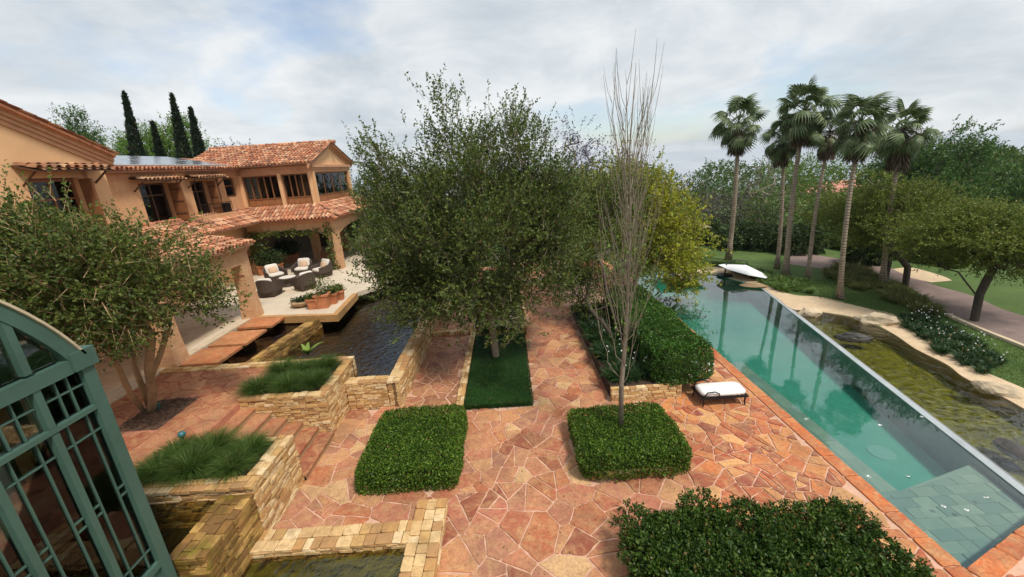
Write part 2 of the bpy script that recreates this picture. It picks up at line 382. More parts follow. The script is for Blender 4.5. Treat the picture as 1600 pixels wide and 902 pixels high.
# ------------------------------------------------------------------ mesh helpers
def link(name, me, mat, parent=None, smooth=False):
    o = bpy.data.objects.new(name, me)
    if mat and not me.materials: me.materials.append(M[mat])
    if smooth and len(me.polygons): me.polygons.foreach_set('use_smooth', [True] * len(me.polygons))
    COL.objects.link(o)
    if parent: o.parent = parent
    return o
def np_mesh(name, V, F):
    me = bpy.data.meshes.new(name)
    V = np.asarray(V, np.float32); F = np.asarray(F, np.int32); kk = F.shape[1]
    me.vertices.add(len(V)); me.vertices.foreach_set('co', V.ravel())
    me.loops.add(F.size); me.loops.foreach_set('vertex_index', F.ravel())
    me.polygons.add(len(F)); me.polygons.foreach_set('loop_start', np.arange(0, F.size, kk, dtype=np.int32))
    me.update(calc_edges=True); return me
class MB:
    def __init__(s): s.v = []; s.f = []
    def add(s, vs, fs):
        o = len(s.v); s.v += [tuple(map(float, p)) for p in vs]; s.f += [tuple(i + o for i in f) for f in fs]; return s
    def box(s, x0, x1, y0, y1, z0, z1):
        return s.add([(x0, y0, z0), (x1, y0, z0), (x1, y1, z0), (x0, y1, z0), (x0, y0, z1), (x1, y0, z1), (x1, y1, z1), (x0, y1, z1)],
                     [(3, 2, 1, 0), (4, 5, 6, 7), (0, 1, 5, 4), (1, 2, 6, 5), (2, 3, 7, 6), (3, 0, 4, 7)])
    def hexa(s, p): return s.add(p, [(3, 2, 1, 0), (4, 5, 6, 7), (0, 1, 5, 4), (1, 2, 6, 5), (2, 3, 7, 6), (3, 0, 4, 7)])
    def prism(s, poly, z0, z1):
        n = len(poly)
        a = sum(poly[i][0] * poly[(i + 1) % n][1] - poly[(i + 1) % n][0] * poly[i][1] for i in range(n))
        if a < 0: poly = poly[::-1]
        vs = [(x, y, z0) for x, y in poly] + [(x, y, z1) for x, y in poly]
        return s.add(vs, [tuple(range(n - 1, -1, -1)), tuple(range(n, 2 * n))] + [(i, (i + 1) % n, n + (i + 1) % n, n + i) for i in range(n)])
    def extr(s, pts, d):        # polygon in 3-D pushed along d
        n = len(pts); q = [tuple(np.add(p, d)) for p in pts]
        return s.add(list(pts) + q, [tuple(range(n - 1, -1, -1)), tuple(range(n, 2 * n))] + [(i, (i + 1) % n, n + (i + 1) % n, n + i) for i in range(n)])
    def tube(s, pts, rs, sides=6, cap=True):
        pts = [Vector(p) for p in pts]; n = len(pts); vs = []; ref = None
        for i in range(n):
            t = (pts[min(i + 1, n - 1)] - pts[max(i - 1, 0)]).normalized()
            if ref is None or abs(ref.dot(t)) > 0.95: ref = Vector((0, 0, 1)) if abs(t.z) < 0.9 else Vector((1, 0, 0))
            a = t.cross(ref).normalized(); b = a.cross(t); ref = b
            for j in range(sides):
                q = 2 * math.pi * j / sides; vs.append(pts[i] + (a * math.cos(q) + b * math.sin(q)) * rs[i])
        fs = [(i * sides + j, i * sides + (j + 1) % sides, (i + 1) * sides + (j + 1) % sides, (i + 1) * sides + j) for i in range(n - 1) for j in range(sides)]
        if cap: fs += [tuple(range(sides - 1, -1, -1)), tuple(range((n - 1) * sides, n * sides))]
        return s.add(vs, fs)
    def lathe(s, prof, c=(0, 0, 0), n=16):
        vs = [(c[0] + r * math.cos(2 * math.pi * j / n), c[1] + r * math.sin(2 * math.pi * j / n), c[2] + z) for r, z in prof for j in range(n)]
        m = len(prof)
        fs = [(i * n + j, i * n + (j + 1) % n, (i + 1) * n + (j + 1) % n, (i + 1) * n + j) for i in range(m - 1) for j in range(n)]
        fs += [tuple(range(n - 1, -1, -1)), tuple(range((m - 1) * n, m * n))]
        return s.add(vs, fs)
    def mesh(s, name, off=(0, 0, 0)):
        me = bpy.data.meshes.new(name)
        me.from_pydata([(x - off[0], y - off[1], z - off[2]) for x, y, z in s.v], [], s.f); me.update(); return me
def thing(name, label, cat, loc=(0, 0, 0), rz=0.0, group=None):
    o = bpy.data.objects.new(name, None); COL.objects.link(o); o.empty_display_size = 0.2
    o.location = loc; o.rotation_euler = (0, 0, rz); o['label'] = label; o['category'] = cat
    if group: o['group'] = group
    return o
def tag(o, label, cat, group=None):
    o['label'] = label; o['category'] = cat
    if group: o['group'] = group
    return o
def root_loc(o):
    L = np.zeros(3)
    while o is not None: L = L + np.array(o.location); o = o.parent
    return L
def part(name, mb, mat, root, world=True, smooth=False, stuff=False):
    off = root_loc(root) if world else (0, 0, 0)
    o = link(name, mb.mesh(name, off), mat, root, smooth)
    if stuff: o['kind'] = 'stuff'
    return o
def npart(name, V, F, mat, root, world=True, stuff=False):
    V = np.asarray(V) - (root_loc(root) if world else 0)
    o = link(name, np_mesh(name, V, F), mat, root)
    if stuff: o['kind'] = 'stuff'
    return o
def struct(name, mb, mat, label=None):
    o = link(name, mb.mesh(name), mat); o['kind'] = 'structure'
    if label: o['label'] = label
    return o
def dup(root, loc, rz, label=None, group=None, scale=1.0):
    r = root.copy(); COL.objects.link(r); r.location = loc; r.rotation_euler = (0, 0, rz); r.scale = (scale,) * 3
    if label: r['label'] = label
    if group: r['group'] = group
    for ch in list(root.children):
        c = ch.copy(); COL.objects.link(c); c.parent = r
        for g in ch.children:
            d = g.copy(); COL.objects.link(d); d.parent = c
    return r
def unit(a): return a / np.maximum(np.linalg.norm(a, axis=-1, keepdims=True), 1e-9)

def leaves(P, D, L, W, bend=0.12, nrm=None):
    n = len(P); r = rng.randn(n, 3) if nrm is None else nrm + 0.6 * rng.randn(n, 3)
    side = unit(np.cross(D, r)); up = np.cross(side, D)
    L = np.broadcast_to(L, (n,))[:, None]; W = np.broadcast_to(W, (n,))[:, None]
    V = np.stack([P, P + D * L * 0.5 + side * W * 0.5 + up * L * bend, P + D * L, P + D * L * 0.5 - side * W * 0.5 + up * L * bend], 1).reshape(-1, 3)
    return V, np.arange(4 * n).reshape(n, 4)
def blades(P, D, L, W, droop, seg=3):
    """curved strips: base P, start direction D, length L, droop downwards"""
    n = len(P); L = np.broadcast_to(L, (n,))[:, None]; W = np.broadcast_to(W, (n,))[:, None]; droop = np.broadcast_to(droop, (n,))[:, None]
    side = unit(np.cross(D, np.array([0, 0, 1.0]) + 0.3 * rng.randn(n, 3)))
    ring = []
    for i in range(seg + 1):
        t = i / seg; c = P + D * L * t - np.array([0, 0, 1.0]) * L * droop * t * t
        ww = W * (1 - t) ** 0.7 * 0.5 + W * 0.04
        ring += [c - side * ww, c + side * ww]
    V = np.stack(ring, 1).reshape(-1, 3); m = 2 * (seg + 1)
    q = np.array([[2 * i, 2 * i + 1, 2 * i + 3, 2 * i + 2] for i in range(seg)])
    F = (np.arange(n)[:, None, None] * m + q[None]).reshape(-1, 4)
    return V, F
def sprigs(S, D, slen, kk, ll, lw, spread=0.7):
    n = len(S); t = (np.arange(kk) + 0.5) / kk
    slen = np.broadcast_to(slen, (n,))
    P = S[:, None, :] + D[:, None, :] * (slen[:, None] * t[None])[:, :, None] + rng.randn(n, kk, 3) * 0.015
    LD = unit(D[:, None, :] * 0.6 + rng.randn(n, kk, 3) * spread)
    P = P.reshape(-1, 3); LD = LD.reshape(-1, 3)
    sc = 0.7 + 0.6 * rng.rand(len(P))
    return leaves(P, LD, ll * sc, lw * sc)

# ------------------------------------------------------------------ trees
def grow(trunks, targets, tip=0.012, power=0.5, sides=5, wob=0.06, seglen=0.55, rmin=0.0):
    """trunks: polylines from the ground; targets: crown points. Every target is joined to the nearest node already grown."""
    nodes = []; par = []
    for tr in trunks:
        for i, p in enumerate(tr):
            nodes.append(np.array(p, float)); par.append(-1 if i == 0 else len(nodes) - 2)
    cen = np.mean([t[-1] for t in trunks], 0)
    T = np.asarray(targets); order = np.argsort(np.linalg.norm(T - cen, axis=1))
    firsts = {0}; k = 0
    for tr in trunks: firsts.add(k); k += len(tr)
    tips = []
    for ti in order:
        p = T[ti]; A = np.array(nodes); d = np.linalg.norm(A - p, axis=1)
        cost = d + 0.9 * np.maximum(0, A[:, 2] - p[2] + 0.15 * d)
        for fz in firsts: cost[fz] += 50
        j = int(np.argmin(cost)); a = nodes[j]; L = np.linalg.norm(p - a); m = max(1, int(L / seglen)); cur = j
        bow = np.array([0, 0, -0.10 * L])
        for s in range(1, m + 1):
            t = s / m; q = a + (p - a) * t + bow * math.sin(math.pi * t) + (rng.randn(3) * wob * (t < 1))
            nodes.append(q); par.append(cur); cur = len(nodes) - 1
        tips.append((cur, ti))
    n = len(nodes); cnt = np.zeros(n)
    for c, _ in tips: cnt[c] += 1
    for i in range(n - 1, -1, -1):
        if par[i] >= 0: cnt[par[i]] += cnt[i]
    r = tip * np.maximum(cnt, 1) ** power
    r[:k] = np.maximum(r[:k], rmin)
    mb = MB(); ch = {}
    for i, p in enumerate(par): ch.setdefault(p, []).append(i)
    stack = [i for i in ch.get(-1, [])]
    for s0 in stack:
        todo = [(None, s0)]
        while todo:
            pa, i = todo.pop(); line = ([pa] if pa is not None else []) + [i]
            while True:
                cs = ch.get(line[-1], [])
                if not cs: break
                cs = sorted(cs, key=lambda c: -cnt[c])
                for c in cs[1:]: todo.append((line[-1], c))
                line.append(cs[0])
            if len(line) > 1:
                rr = [r[q] for q in line]
                if pa is not None: rr[0] = min(rr[0], rr[1] * 1.25)
                mb.tube([nodes[q] for q in line], rr, sides, False)
    tipdir = {ti: unit(nodes[c] - nodes[par[c]]) for c, ti in tips}
    return mb, tipdir, nodes
def crown_points(blobs, n, shell=0.55):
    """points in a set of ellipsoids (cx,cy,cz,rx,ry,rz), denser towards the outside"""
    vol = np.array([b[3] * b[4] * b[5] for b in blobs]); idx = rng.choice(len(blobs), n, p=vol / vol.sum())
    B = np.array(blobs)[idx]; d = unit(rng.randn(n, 3)); rr = (shell + (1 - shell) * rng.rand(n)) ** 0.8
    return B[:, :3] + d * rr[:, None] * B[:, 3:], d
def make_tree(name, label, cat, base, blobs, leaf, bark, n_t=60, n_s=1500, slen=0.5, kk=12, ll=0.09, lw=0.045, trunks=None, tip=0.012,
              spread=0.35, up=0.35, shell=0.5, group=None, twig=True, power=0.5, flat=False, rmin=0.0, zmin=None):
    base = np.array(base, float); root = thing(name, label, cat, base, 0, group)
    T, _ = crown_points(blobs, n_t, shell)
    cen = np.mean(np.array(blobs)[:, :3], 0)
    if trunks is None:
        top = np.array([base[0] * 0.6 + cen[0] * 0.4, base[1] * 0.6 + cen[1] * 0.4, base[2] + (cen[2] - base[2]) * 0.45])
        trunks = [[base, base * 0.5 + top * 0.5 + rng.randn(3) * 0.05 * np.array([1, 1, 0]), top]]
    mb, tipdir, nodes = grow(trunks, T, tip, power, rmin=rmin)
    part('trunk', mb, bark, root, smooth=True)
    ci = rng.randint(0, n_t, n_s)
    P = T[ci] + rng.randn(n_s, 3) * spread * (np.array([1.6, 1.6, 0.22]) if flat else 1)
    if zmin is not None: P[:, 2] = np.where(P[:, 2] < zmin, zmin + rng.rand(n_s) * 2.2, P[:, 2])
    D = unit(unit(P - cen) * 0.7 + np.array([0, 0, up]) + rng.randn(n_s, 3) * 0.45)
    L = slen * (0.6 + 0.8 * rng.rand(n_s))
    V, F = sprigs(P, D, L, kk, ll, lw)
    npart('crown', V, F, leaf, root)
    if twig:
        V, F = blades(P - D * L[:, None] * 0.4, D, L * 1.35, 0.012, 0.0, 1)
        npart('twigs', V, F, bark, root, stuff=True)
    return root
def px_blob(x0, y0, x1, y1, Y, depth=1.0):
    a = atY(x0, (y0 + y1) / 2, Y); b = atY(x1, (y0 + y1) / 2, Y); c = atY((x0 + x1) / 2, y0, Y); d = atY((x0 + x1) / 2, y1, Y)
    rx = (b[0] - a[0]) / 2; rz = (c[2] - d[2]) / 2
    return ((a[0] + b[0]) / 2, Y, (c[2] + d[2]) / 2, rx, rx * depth, rz)

# ================================================================== GROUND
def inside(p, poly):
    x, y = p; c = False; n = len(poly)
    for i in range(n):
        x1, y1 = poly[i]; x2, y2 = poly[(i + 1) % n]
        if (y1 > y) != (y2 > y) and x < (x2 - x1) * (y - y1) / (y2 - y1) + x1: c = not c
    return c
def xR(y): return 8.05 + 0.218 * y
POOL = [(6.8, 4.75), (9.3, 5.75), (12.2, 19.0), (11.5, 22.0), (9.0, 23.2), (6.8, 22.0)]
RIM = 0.18
pond_edge = b2([(1238, 483), (1279, 486), (1348, 498), (1395, 520), (1431, 544), (1479, 568), (1506, 588), (1560, 615), (1600, 637), (1660, 672)])
NPOND = pond_edge + [(12.4, 6.4), (11.2, 5.2), (9.75, 5.3)] + [(xR(y) + RIM, y) for y in (5.75, 8.5, 11, 13.5, 15.6)]
HOLES = [POOL + [], NPOND, [(9.3, 5.75), (9.3 + RIM, 5.75), (12.2 + RIM, 19.0), (12.2, 19.0)]]
def gz(x, y):
    r = math.hypot(x, y - 15)
    if r < 58: return -0.03
    t = r - 58
    return -0.03 - 0.1 * t * t / (t + 40)
pts = []; edges = []
for h in HOLES:
    o = len(pts); pts += [Vector(p) for p in h]; edges += [(o + i, o + (i + 1) % len(h)) for i in range(len(h))]
for r in (25, 40, 50, 58, 66, 75, 90, 110, 150, 220, 350, 600, 1000, 1700, 2600, 4000):
    for a in range(40):
        q = 2 * math.pi * (a + 0.37 * (r % 2)) / 40; pts.append(Vector((r * math.cos(q), 15 + r * math.sin(q))))
cv, ce, cf, *_ = delaunay_2d_cdt(pts, edges, [], 0, 1e-5)
cf = [f for f in cf if not any(inside((sum(cv[i].x for i in f) / 3, sum(cv[i].y for i in f) / 3), h) for h in HOLES)]
g = MB(); g.add([(v.x, v.y, gz(v.x, v.y)) for v in cv], cf)
struct('ground', g, 'lawn')
def sheet(poly, z): 
    m = MB(); n = len(poly)
    a = sum(poly[i][0] * poly[(i + 1) % n][1] - poly[(i + 1) % n][0] * poly[i][1] for i in range(n))
    if a < 0: poly = poly[::-1]
    vs, es, fs, *_ = delaunay_2d_cdt([Vector(p) for p in poly], [], [list(range(n))], 1, 1e-5)
    m.add([(v.x, v.y, z) for v in vs], [tuple(f) for f in fs]); return m
def smooth_line(p, n=6):
    out = []
    for i in range(len(p) - 1):
        p0 = np.array(p[max(i - 1, 0)]); p1 = np.array(p[i]); p2 = np.array(p[i + 1]); p3 = np.array(p[min(i + 2, len(p) - 1)])
        for k in range(n):
            t = k / n; out.append(tuple(0.5 * ((2 * p1) + (p2 - p0) * t + (2 * p0 - 5 * p1 + 4 * p2 - p3) * t * t + (3 * p1 - p0 - 3 * p2 + p3) * t ** 3)))
    out.append(tuple(p[-1])); return out
# gravel path round the natural pond
g_in = smooth_line(b2([(1062, 436), (1110, 428), (1150, 438), (1185, 446), (1215, 466), (1238, 482), (1279, 486), (1348, 498), (1395, 520), (1431, 544), (1479, 568), (1506, 588), (1560, 615), (1600, 637), (1680, 682)]))
g_out = smooth_line(b2([(1050, 418), (1110, 416), (1150, 424), (1200, 446), (1240, 460), (1285, 464), (1354, 481), (1395, 490), (1431, 514), (1479, 547), (1524, 574), (1563, 590), (1640, 622), (1740, 660)]))
struct('gravel_path', sheet(g_in + g_out[::-1], -0.022), 'gravel')
r_near = smooth_line(b2([(1230, 412), (1300, 422), (1350, 430), (1408, 441), (1494, 496), (1600, 538), (1720, 590)]))
r_far = smooth_line(b2([(1240, 392), (1300, 402), (1360, 412), (1405, 422), (1455, 443), (1518, 461), (1563, 481), (1600, 493), (1740, 540)]))
struct('driveway', sheet(r_near + r_far[::-1], -0.02), 'asphalt')
struct('driveway_apron', sheet(smooth_line(b2([(1395, 420), (1425, 418), (1470, 430), (1488, 438)])) + b2([(1455, 441), (1420, 433)]), -0.016), 'gravel')
# low kerb along the driveway
kb = MB()
kl = smooth_line(b2([(1480, 492), (1494, 499), (1540, 519), (1600, 543), (1700, 586)]))
for a, b in zip(kl[:-1], kl[1:]):
    d = unit(np.array(b) - np.array(a)); n = np.array([-d[1], d[0]]) * 0.07
    kb.prism([tuple(np.array(a) - n), tuple(np.array(b) - n), tuple(np.array(b) + n), tuple(np.array(a) + n)], -0.05, 0.07)
tag(link('road_kerb', kb.mesh('road_kerb'), 'pale_curb'), 'low pale kerb edging the lawn along the driveway', 'kerb')
# far hills
hl = MB(); hv = []; nx, ny = 40, 8
for j in range(ny):
    for i in range(nx):
        az = rad(-20 + 95 * i / (nx - 1)); dd = 1900 + 240 * j
        hgt = math.sin(math.pi * j / (ny - 1)) * (55 + 26 * math.sin(i * 0.9) + 18 * math.sin(i * 2.3 + j)) 
        x, y = dd * math.sin(az), dd * math.cos(az); hv.append((x, y, gz(x, y) + hgt - 3))
hl.add(hv, [(j * nx + i, j * nx + i + 1, (j + 1) * nx + i + 1, (j + 1) * nx + i) for j in range(ny - 1) for i in range(nx - 1)])
o = struct('hills', hl, 'hill')

# ================================================================== PAVING
def clip(poly, a, b, c):      # keep a*x+b*y<=c
    out = []; n = len(poly)
    for i in range(n):
        p, q = poly[i], poly[(i + 1) % n]; dp = a * p[0] + b * p[1] - c; dq = a * q[0] + b * q[1] - c
        if dp <= 0: out.append(p)
        if (dp < 0 < dq) or (dq < 0 < dp):
            t = dp / (dp - dq); out.append((p[0] + (q[0] - p[0]) * t, p[1] + (q[1] - p[1]) * t))
    return out
def darts(region, spacing, tries):
    S = []; x0, x1, y0, y1 = region
    cell = {}; 
    for _ in range(tries):
        p = (random.uniform(x0, x1), random.uniform(y0, y1)); r = spacing(p)
        if r is None: continue
        r *= random.choice((0.5, 0.65, 0.85, 1.0, 1.0, 1.25, 1.5))
        gx, gy = int(p[0] // 2), int(p[1] // 2)
        if all((p[0] - q[0]) ** 2 + (p[1] - q[1]) ** 2 > (0.5 * (r + q[2])) ** 2 for i in (-1, 0, 1) for j in (-1, 0, 1) for q in cell.get((gx + i, gy + j), ())):
            cell.setdefault((gx, gy), []).append((p[0], p[1], r)); S.append((p[0], p[1], r))
    return S
def voronoi(S, bounds):
    A = np.array(S); out = []
    for i, s in enumerate(S):
        x0, x1, y0, y1 = bounds
        poly = [(max(x0, s[0] - 2), max(y0, s[1] - 2)), (min(x1, s[0] + 2), max(y0, s[1] - 2)), (min(x1, s[0] + 2), min(y1, s[1] + 2)), (max(x0, s[0] - 2), min(y1, s[1] + 2))]
        d = np.hypot(A[:, 0] - s[0], A[:, 1] - s[1])
        for j in np.argsort(d)[1:28]:
            if d[j] > 4.0: break
            q = S[j]; a, b = q[0] - s[0], q[1] - s[1]; w = 0.5 + 0.5 * ((s[2] / 2) ** 2 - (q[2] / 2) ** 2) / max(a * a + b * b, 1e-6)
            m = (s[0] + a * w, s[1] + b * w); poly = clip(poly, a, b, a * m[0] + b * m[1])
            if len(poly) < 3: break
        if len(poly) >= 3: out.append((s, poly))
    return out
def shatter(poly, target, dep=0):
    if len(poly) < 3: return []
    if area(poly) < target * random.choice((0.5, 0.9, 1.2, 1.6, 2.2)) or dep > 5: return [poly]
    P_ = np.array(poly); c = P_.mean(0); q = P_ - c; ev, em = np.linalg.eigh(q.T @ q); d = em[:, 1]
    a = random.gauss(0, 0.3); d = np.array([d[0] * math.cos(a) - d[1] * math.sin(a), d[0] * math.sin(a) + d[1] * math.cos(a)])
    c = c + d * random.uniform(-0.16, 0.16) * math.sqrt(area(poly)); k_ = float(d @ c)
    return shatter(clip(poly, d[0], d[1], k_), target, dep + 1) + shatter(clip(poly, -d[0], -d[1], -k_), target, dep + 1)
def area(p): return abs(sum(p[i][0] * p[(i + 1) % len(p)][1] - p[(i + 1) % len(p)][0] * p[i][1] for i in range(len(p)))) / 2
def inset(poly, d):
    n = len(poly); s = sum(poly[i][0] * poly[(i + 1) % n][1] - poly[(i + 1) % n][0] * poly[i][1] for i in range(n))
    if s < 0: poly = poly[::-1]
    out = list(poly)
    for i in range(n):
        p, q = poly[i], poly[(i + 1) % n]; L = math.hypot(q[0] - p[0], q[1] - p[1])
        if L < 1e-6: continue
        a, b = (q[1] - p[1]) / L, -(q[0] - p[0]) / L
        out = clip(out, a, b, a * p[0] + b * p[1] - d)
        if len(out) < 3: return []
    return out
def tidy(poly):
    out = []
    for p in poly:
        if not out or math.hypot(p[0] - out[-1][0], p[1] - out[-1][1]) > 0.02: out.append(p)
    while len(out) > 2 and math.hypot(out[0][0] - out[-1][0], out[0][1] - out[-1][1]) < 0.02: out.pop()
    return out
def project(p):
    v = np.array(p, float) - CC; w = v @ fwd
    return (800 + FPX * (v @ CR) / w, 451 - FPX * (v @ CU) / w) if w > 0.2 else (-9999, -9999)
def stone(poly, z, joint, parent, mat, name='stone', th=0.02, sharp=False, into=None):
    p = tidy(inset(poly, joint))
    if len(p) < 3 or area(p) < 0.004: return None
    # knock the corners off so that the outline reads as broken stone
    q = []; n = len(p)
    for i in range(n):
        a, b, c = np.array(p[i - 1]), np.array(p[i]), np.array(p[(i + 1) % n])
        la, lc = np.linalg.norm(a - b), np.linalg.norm(c - b); k = min(0.05, 0.22 * la, 0.22 * lc) * random.uniform(0.3, 1.2)
        mid = b + (unit(a - b) + unit(c - b)) * k * 0.22
        q += [tuple(b + (a - b) / la * k), tuple(mid), tuple(b + (c - b) / lc * k)]
    if not sharp:
        q = tidy(q); p = []
        for i in range(len(q)):
            a, b = np.array(q[i]), np.array(q[(i + 1) % len(q)]); L_ = np.linalg.norm(b - a); p.append(q[i])
            if L_ > 0.13:
                nn_ = np.array([-(b - a)[1], (b - a)[0]]) / L_
                for t_ in ((0.5,) if L_ < 0.3 else (0.33, 0.67)): p.append(tuple(a + (b - a) * (t_ + random.uniform(-.08, .08)) + nn_ * random.uniform(-0.004, 0.016)))
    n = len(p)
    if n < 3: return None
    cx, cy = sum(x for x, y in p) / n, sum(y for x, y in p) / n
    t = z + th + random.uniform(-0.005, 0.005); tx, ty = random.uniform(-.008, .008), random.uniform(-.008, .008)
    vs = [(x - cx, y - cy, z - 0.004) for x, y in p] + [(x - cx, y - cy, t - 0.008) for x, y in p]
    vs += [((x - cx) * 0.965, (y - cy) * 0.965, t + (x - cx) * tx + (y - cy) * ty) for x, y in p]
    fs = [(i + k * n, (i + 1) % n + k * n, (i + 1) % n + (k + 1) * n, i + (k + 1) * n) for k in (0, 1) for i in range(n)] + [tuple(range(2 * n, 3 * n))]
    if into is not None: into.add([(x + cx, y + cy, zz_) for x, y, zz_ in vs], fs); return True
    me = bpy.data.meshes.new(name); me.from_pydata(vs, [], fs); me.update()
    o = link(name, me, mat, parent); o.location = (cx - parent.location.x, cy - parent.location.y, -parent.location.z); return o
def pave(cells, obst, pick, z, keep_px=420, join=None):
    """cells -> stones; obst rects (x0,x1,y0,y1,shrink) are left free; pick(s) -> (parent, material, joint)"""
    cnt = {}; rest = {}
    for s, poly in sorted(cells, key=lambda c: c[0][1]):
        ok = True
        for x0, x1, y0, y1, sh in obst:
            a0, a1, c0, c1 = x0 + sh, x1 - sh, y0 + sh, y1 - sh
            if a0 < s[0] < a1 and c0 < s[1] < c1: ok = False; break
            d = {'l': a0 - s[0], 'r': s[0] - a1, 'b': c0 - s[1], 't': s[1] - c1}; k = max(d, key=d.get)
            if k == 'l': poly = clip(poly, 1, 0, a0) if any(p[0] > a0 and c0 < p[1] < c1 for p in poly) else poly
            elif k == 'r': poly = clip(poly, -1, 0, -a1) if any(p[0] < a1 and c0 < p[1] < c1 for p in poly) else poly
            elif k == 'b': poly = clip(poly, 0, 1, c0) if any(p[1] > c0 and a0 < p[0] < a1 for p in poly) else poly
            else: poly = clip(poly, 0, -1, -c1) if any(p[1] < c1 and a0 < p[0] < a1 for p in poly) else poly
            if len(poly) < 3: ok = False; break
        if not ok: continue
        u, v = project((s[0], s[1], z))
        if not (-keep_px < u < 1600 + keep_px and 100 < v < 902 + keep_px): continue
        r = pick(s)
        if r is None: continue
        par, mat, joint = r
        if cnt.get(par.name, 0) >= 299:
            stone(poly, z, joint, par, mat, into=rest.setdefault((par.name, mat), MB())); continue
        if stone(poly, z, joint, par, mat): cnt[par.name] = cnt.get(par.name, 0) + 1
    for (pn, mat), mb in rest.items(): part('small_stones', mb, mat, bpy.data.objects[pn], stuff=True)
    return cnt
sheetA = struct('plaza_paving', sheet([(-5.0, 2.0), (3.6, 2.0), (3.6, 10.4), (-5.0, 10.4)], 0.0), 'mortar')
sheetB = struct('pool_deck', sheet([(3.6, 2.0), (10.8, 2.0), (10.8, 4.9), (9.65, 5.1), (9.33, 5.72), (6.8, 4.71), (6.8, 22.5), (3.6, 22.5)], 0.0), 'mortar')
sheetC = struct('garden_path', sheet([(0.2, 10.4), (3.6, 10.4), (3.6, 30), (0.2, 30)], 0.0), 'mortar')
sheetD = struct('side_path', sheet([(-3.6, 10.4), (0.2, 10.4), (0.2, 20.0), (-3.6, 20.0)], 0.0), 'mortar')
def sp_low(p):
    x, y = p
    if x > 6.5 and not (y < 4.7 + 0.4 * (x - 6.8) - 0.25): return None
    if y > 10.4 and not (-3.5 < x < -1.6 or 0.3 < x < 2.7 or x > 4.5): return None
    if x < -4.95: return None
    return 0.44 if x > 3.6 else (0.52 if (y > 10.4 and x < 0) else 0.64)
S = darts((-5.0, 10.8, 2.4, 26.0), sp_low, 8000)
cells = []
for s, p in voronoi(S, (-4.95, 10.7, 2.4, 27.0)):
    tg = 0.12 if s[0] > 3.6 else (0.19 if s[1] > 10.4 and s[0] < 0 else 0.25)
    for q in shatter(p, tg):
        if area(q) > 0.004: cells.append((tuple(np.array(q).mean(0)), q))
c2 = []
for s, p in cells:
    lim = 4.72 - 0.4 * 6.8 - 0.30 + 0.4 * s[0]
    if s[0] <= 6.47 and s[1] > 4.3: p = clip(p, 1, 0, 6.47)
    elif s[0] > 6.47 and s[1] >= lim: continue
    elif s[0] > 5.5: p = clip(p, -0.4, 1, 4.72 - 0.4 * 6.8 - 0.30)
    if s[1] > 4.2 and s[0] <= 6.47: p = clip(p, 1, 0, 6.47)
    if len(p) >= 3: c2.append((s, p))
obst = [(-3.55, -1.5, 7.05, 9.45, 0.22), (1.2, 3.45, 7.1, 8.8, 0.2), (1.7, 5.6, 2.0, 5.9, 0.7), (-1.72, 0.40, 10.1, 26, 0.03), (-5.2, -1.6, 2.0, 6.35, 0.12),
        (2.55, 4.5, 10.0, 30.0, 0.03), (-5.0, -3.45, 10.45, 30, 0.04)]
def pick_low(s):
    x, y = s[:2]
    if x > 3.6: return sheetB, 'flag_deck', random.uniform(0.006, 0.014)
    if y > 10.4: return (sheetC, 'flag_main', random.uniform(0.006, 0.014)) if x > 0 else (sheetD, 'flag_side', random.uniform(0.012, 0.024))
    return sheetA, 'flag_main', random.uniform(0.006, 0.016)
pave(c2, obst, pick_low, 0.0)
# long edge stones beside the pool
y = 4.1
while y < 17.5:
    L = random.uniform(0.5, 1.1); stone([(6.49, y), (6.81, y), (6.81, y + L), (6.49, y + L)], 0.0, 0.006, sheetB, 'edge_orange', 'edge_stone', 0.032); y += L
t = 0.0; d = unit(np.array([2.5, 1.0])); n = np.array([d[1], -d[0]]) * 0.30
while t < 2.6:
    L = random.uniform(0.5, 0.9); a = np.array([6.8, 4.75]) + d * t; b = a + d * L
    stone([tuple(a + n * 0.97), tuple(b + n * 0.97), tuple(b), tuple(a)], 0.0, 0.006, sheetB, 'edge_orange', 'edge_stone', 0.03); t += L

# ================================================================== STONE WALLS
import bmesh
stone_v = []
for i in range(6):
    bm = bmesh.new(); bmesh.ops.create_cube(bm, size=1.0)
    for v in bm.verts: v.co += Vector((random.uniform(-.05, .05), random.uniform(-.06, .06), random.uniform(-.09, .09)))
    bmesh.ops.bevel(bm, geom=bm.edges[:], offset=0.07, segments=1, affect='EDGES')
    me = bpy.data.meshes.new('stone'); bm.to_mesh(me); bm.free(); stone_v.append(me)
stone_cache = {}
def stone_mesh(mat):
    if mat not in stone_cache:
        stone_cache[mat] = []
        for m in stone_v:
            c = m.copy(); c.materials.append(M[mat]); stone_cache[mat].append(c)
    return random.choice(stone_cache[mat])
def face_stones(o, u, n, L, z0, z1, h=(0.055, 0.10), l=(0.14, 0.34), depth=0.14, batter=0.0):
    out = []; o = np.array(o, float); u = np.array(u, float); n = np.array(n, float); z = z0
    while z < z1 - 0.01:
        hh = min(random.uniform(*h), z1 - z)
        if z1 - z - hh < 0.03: hh = z1 - z
        a = -random.uniform(0, 0.1)
        while a < L:
            ll = random.uniform(*l); a0, a1 = max(a, 0), min(a + ll, L)
            if a1 - a0 > 0.03:
                c = o + u * (a0 + a1) / 2 + n * (random.uniform(-0.012, 0.02) - depth / 2 - batter * (z - z0)) + np.array([0, 0, z + hh / 2])
                out.append((c, u * (a1 - a0 - 0.008), n * depth, np.array([0, 0, hh - 0.008])))
            a += ll
        z += hh
    return out
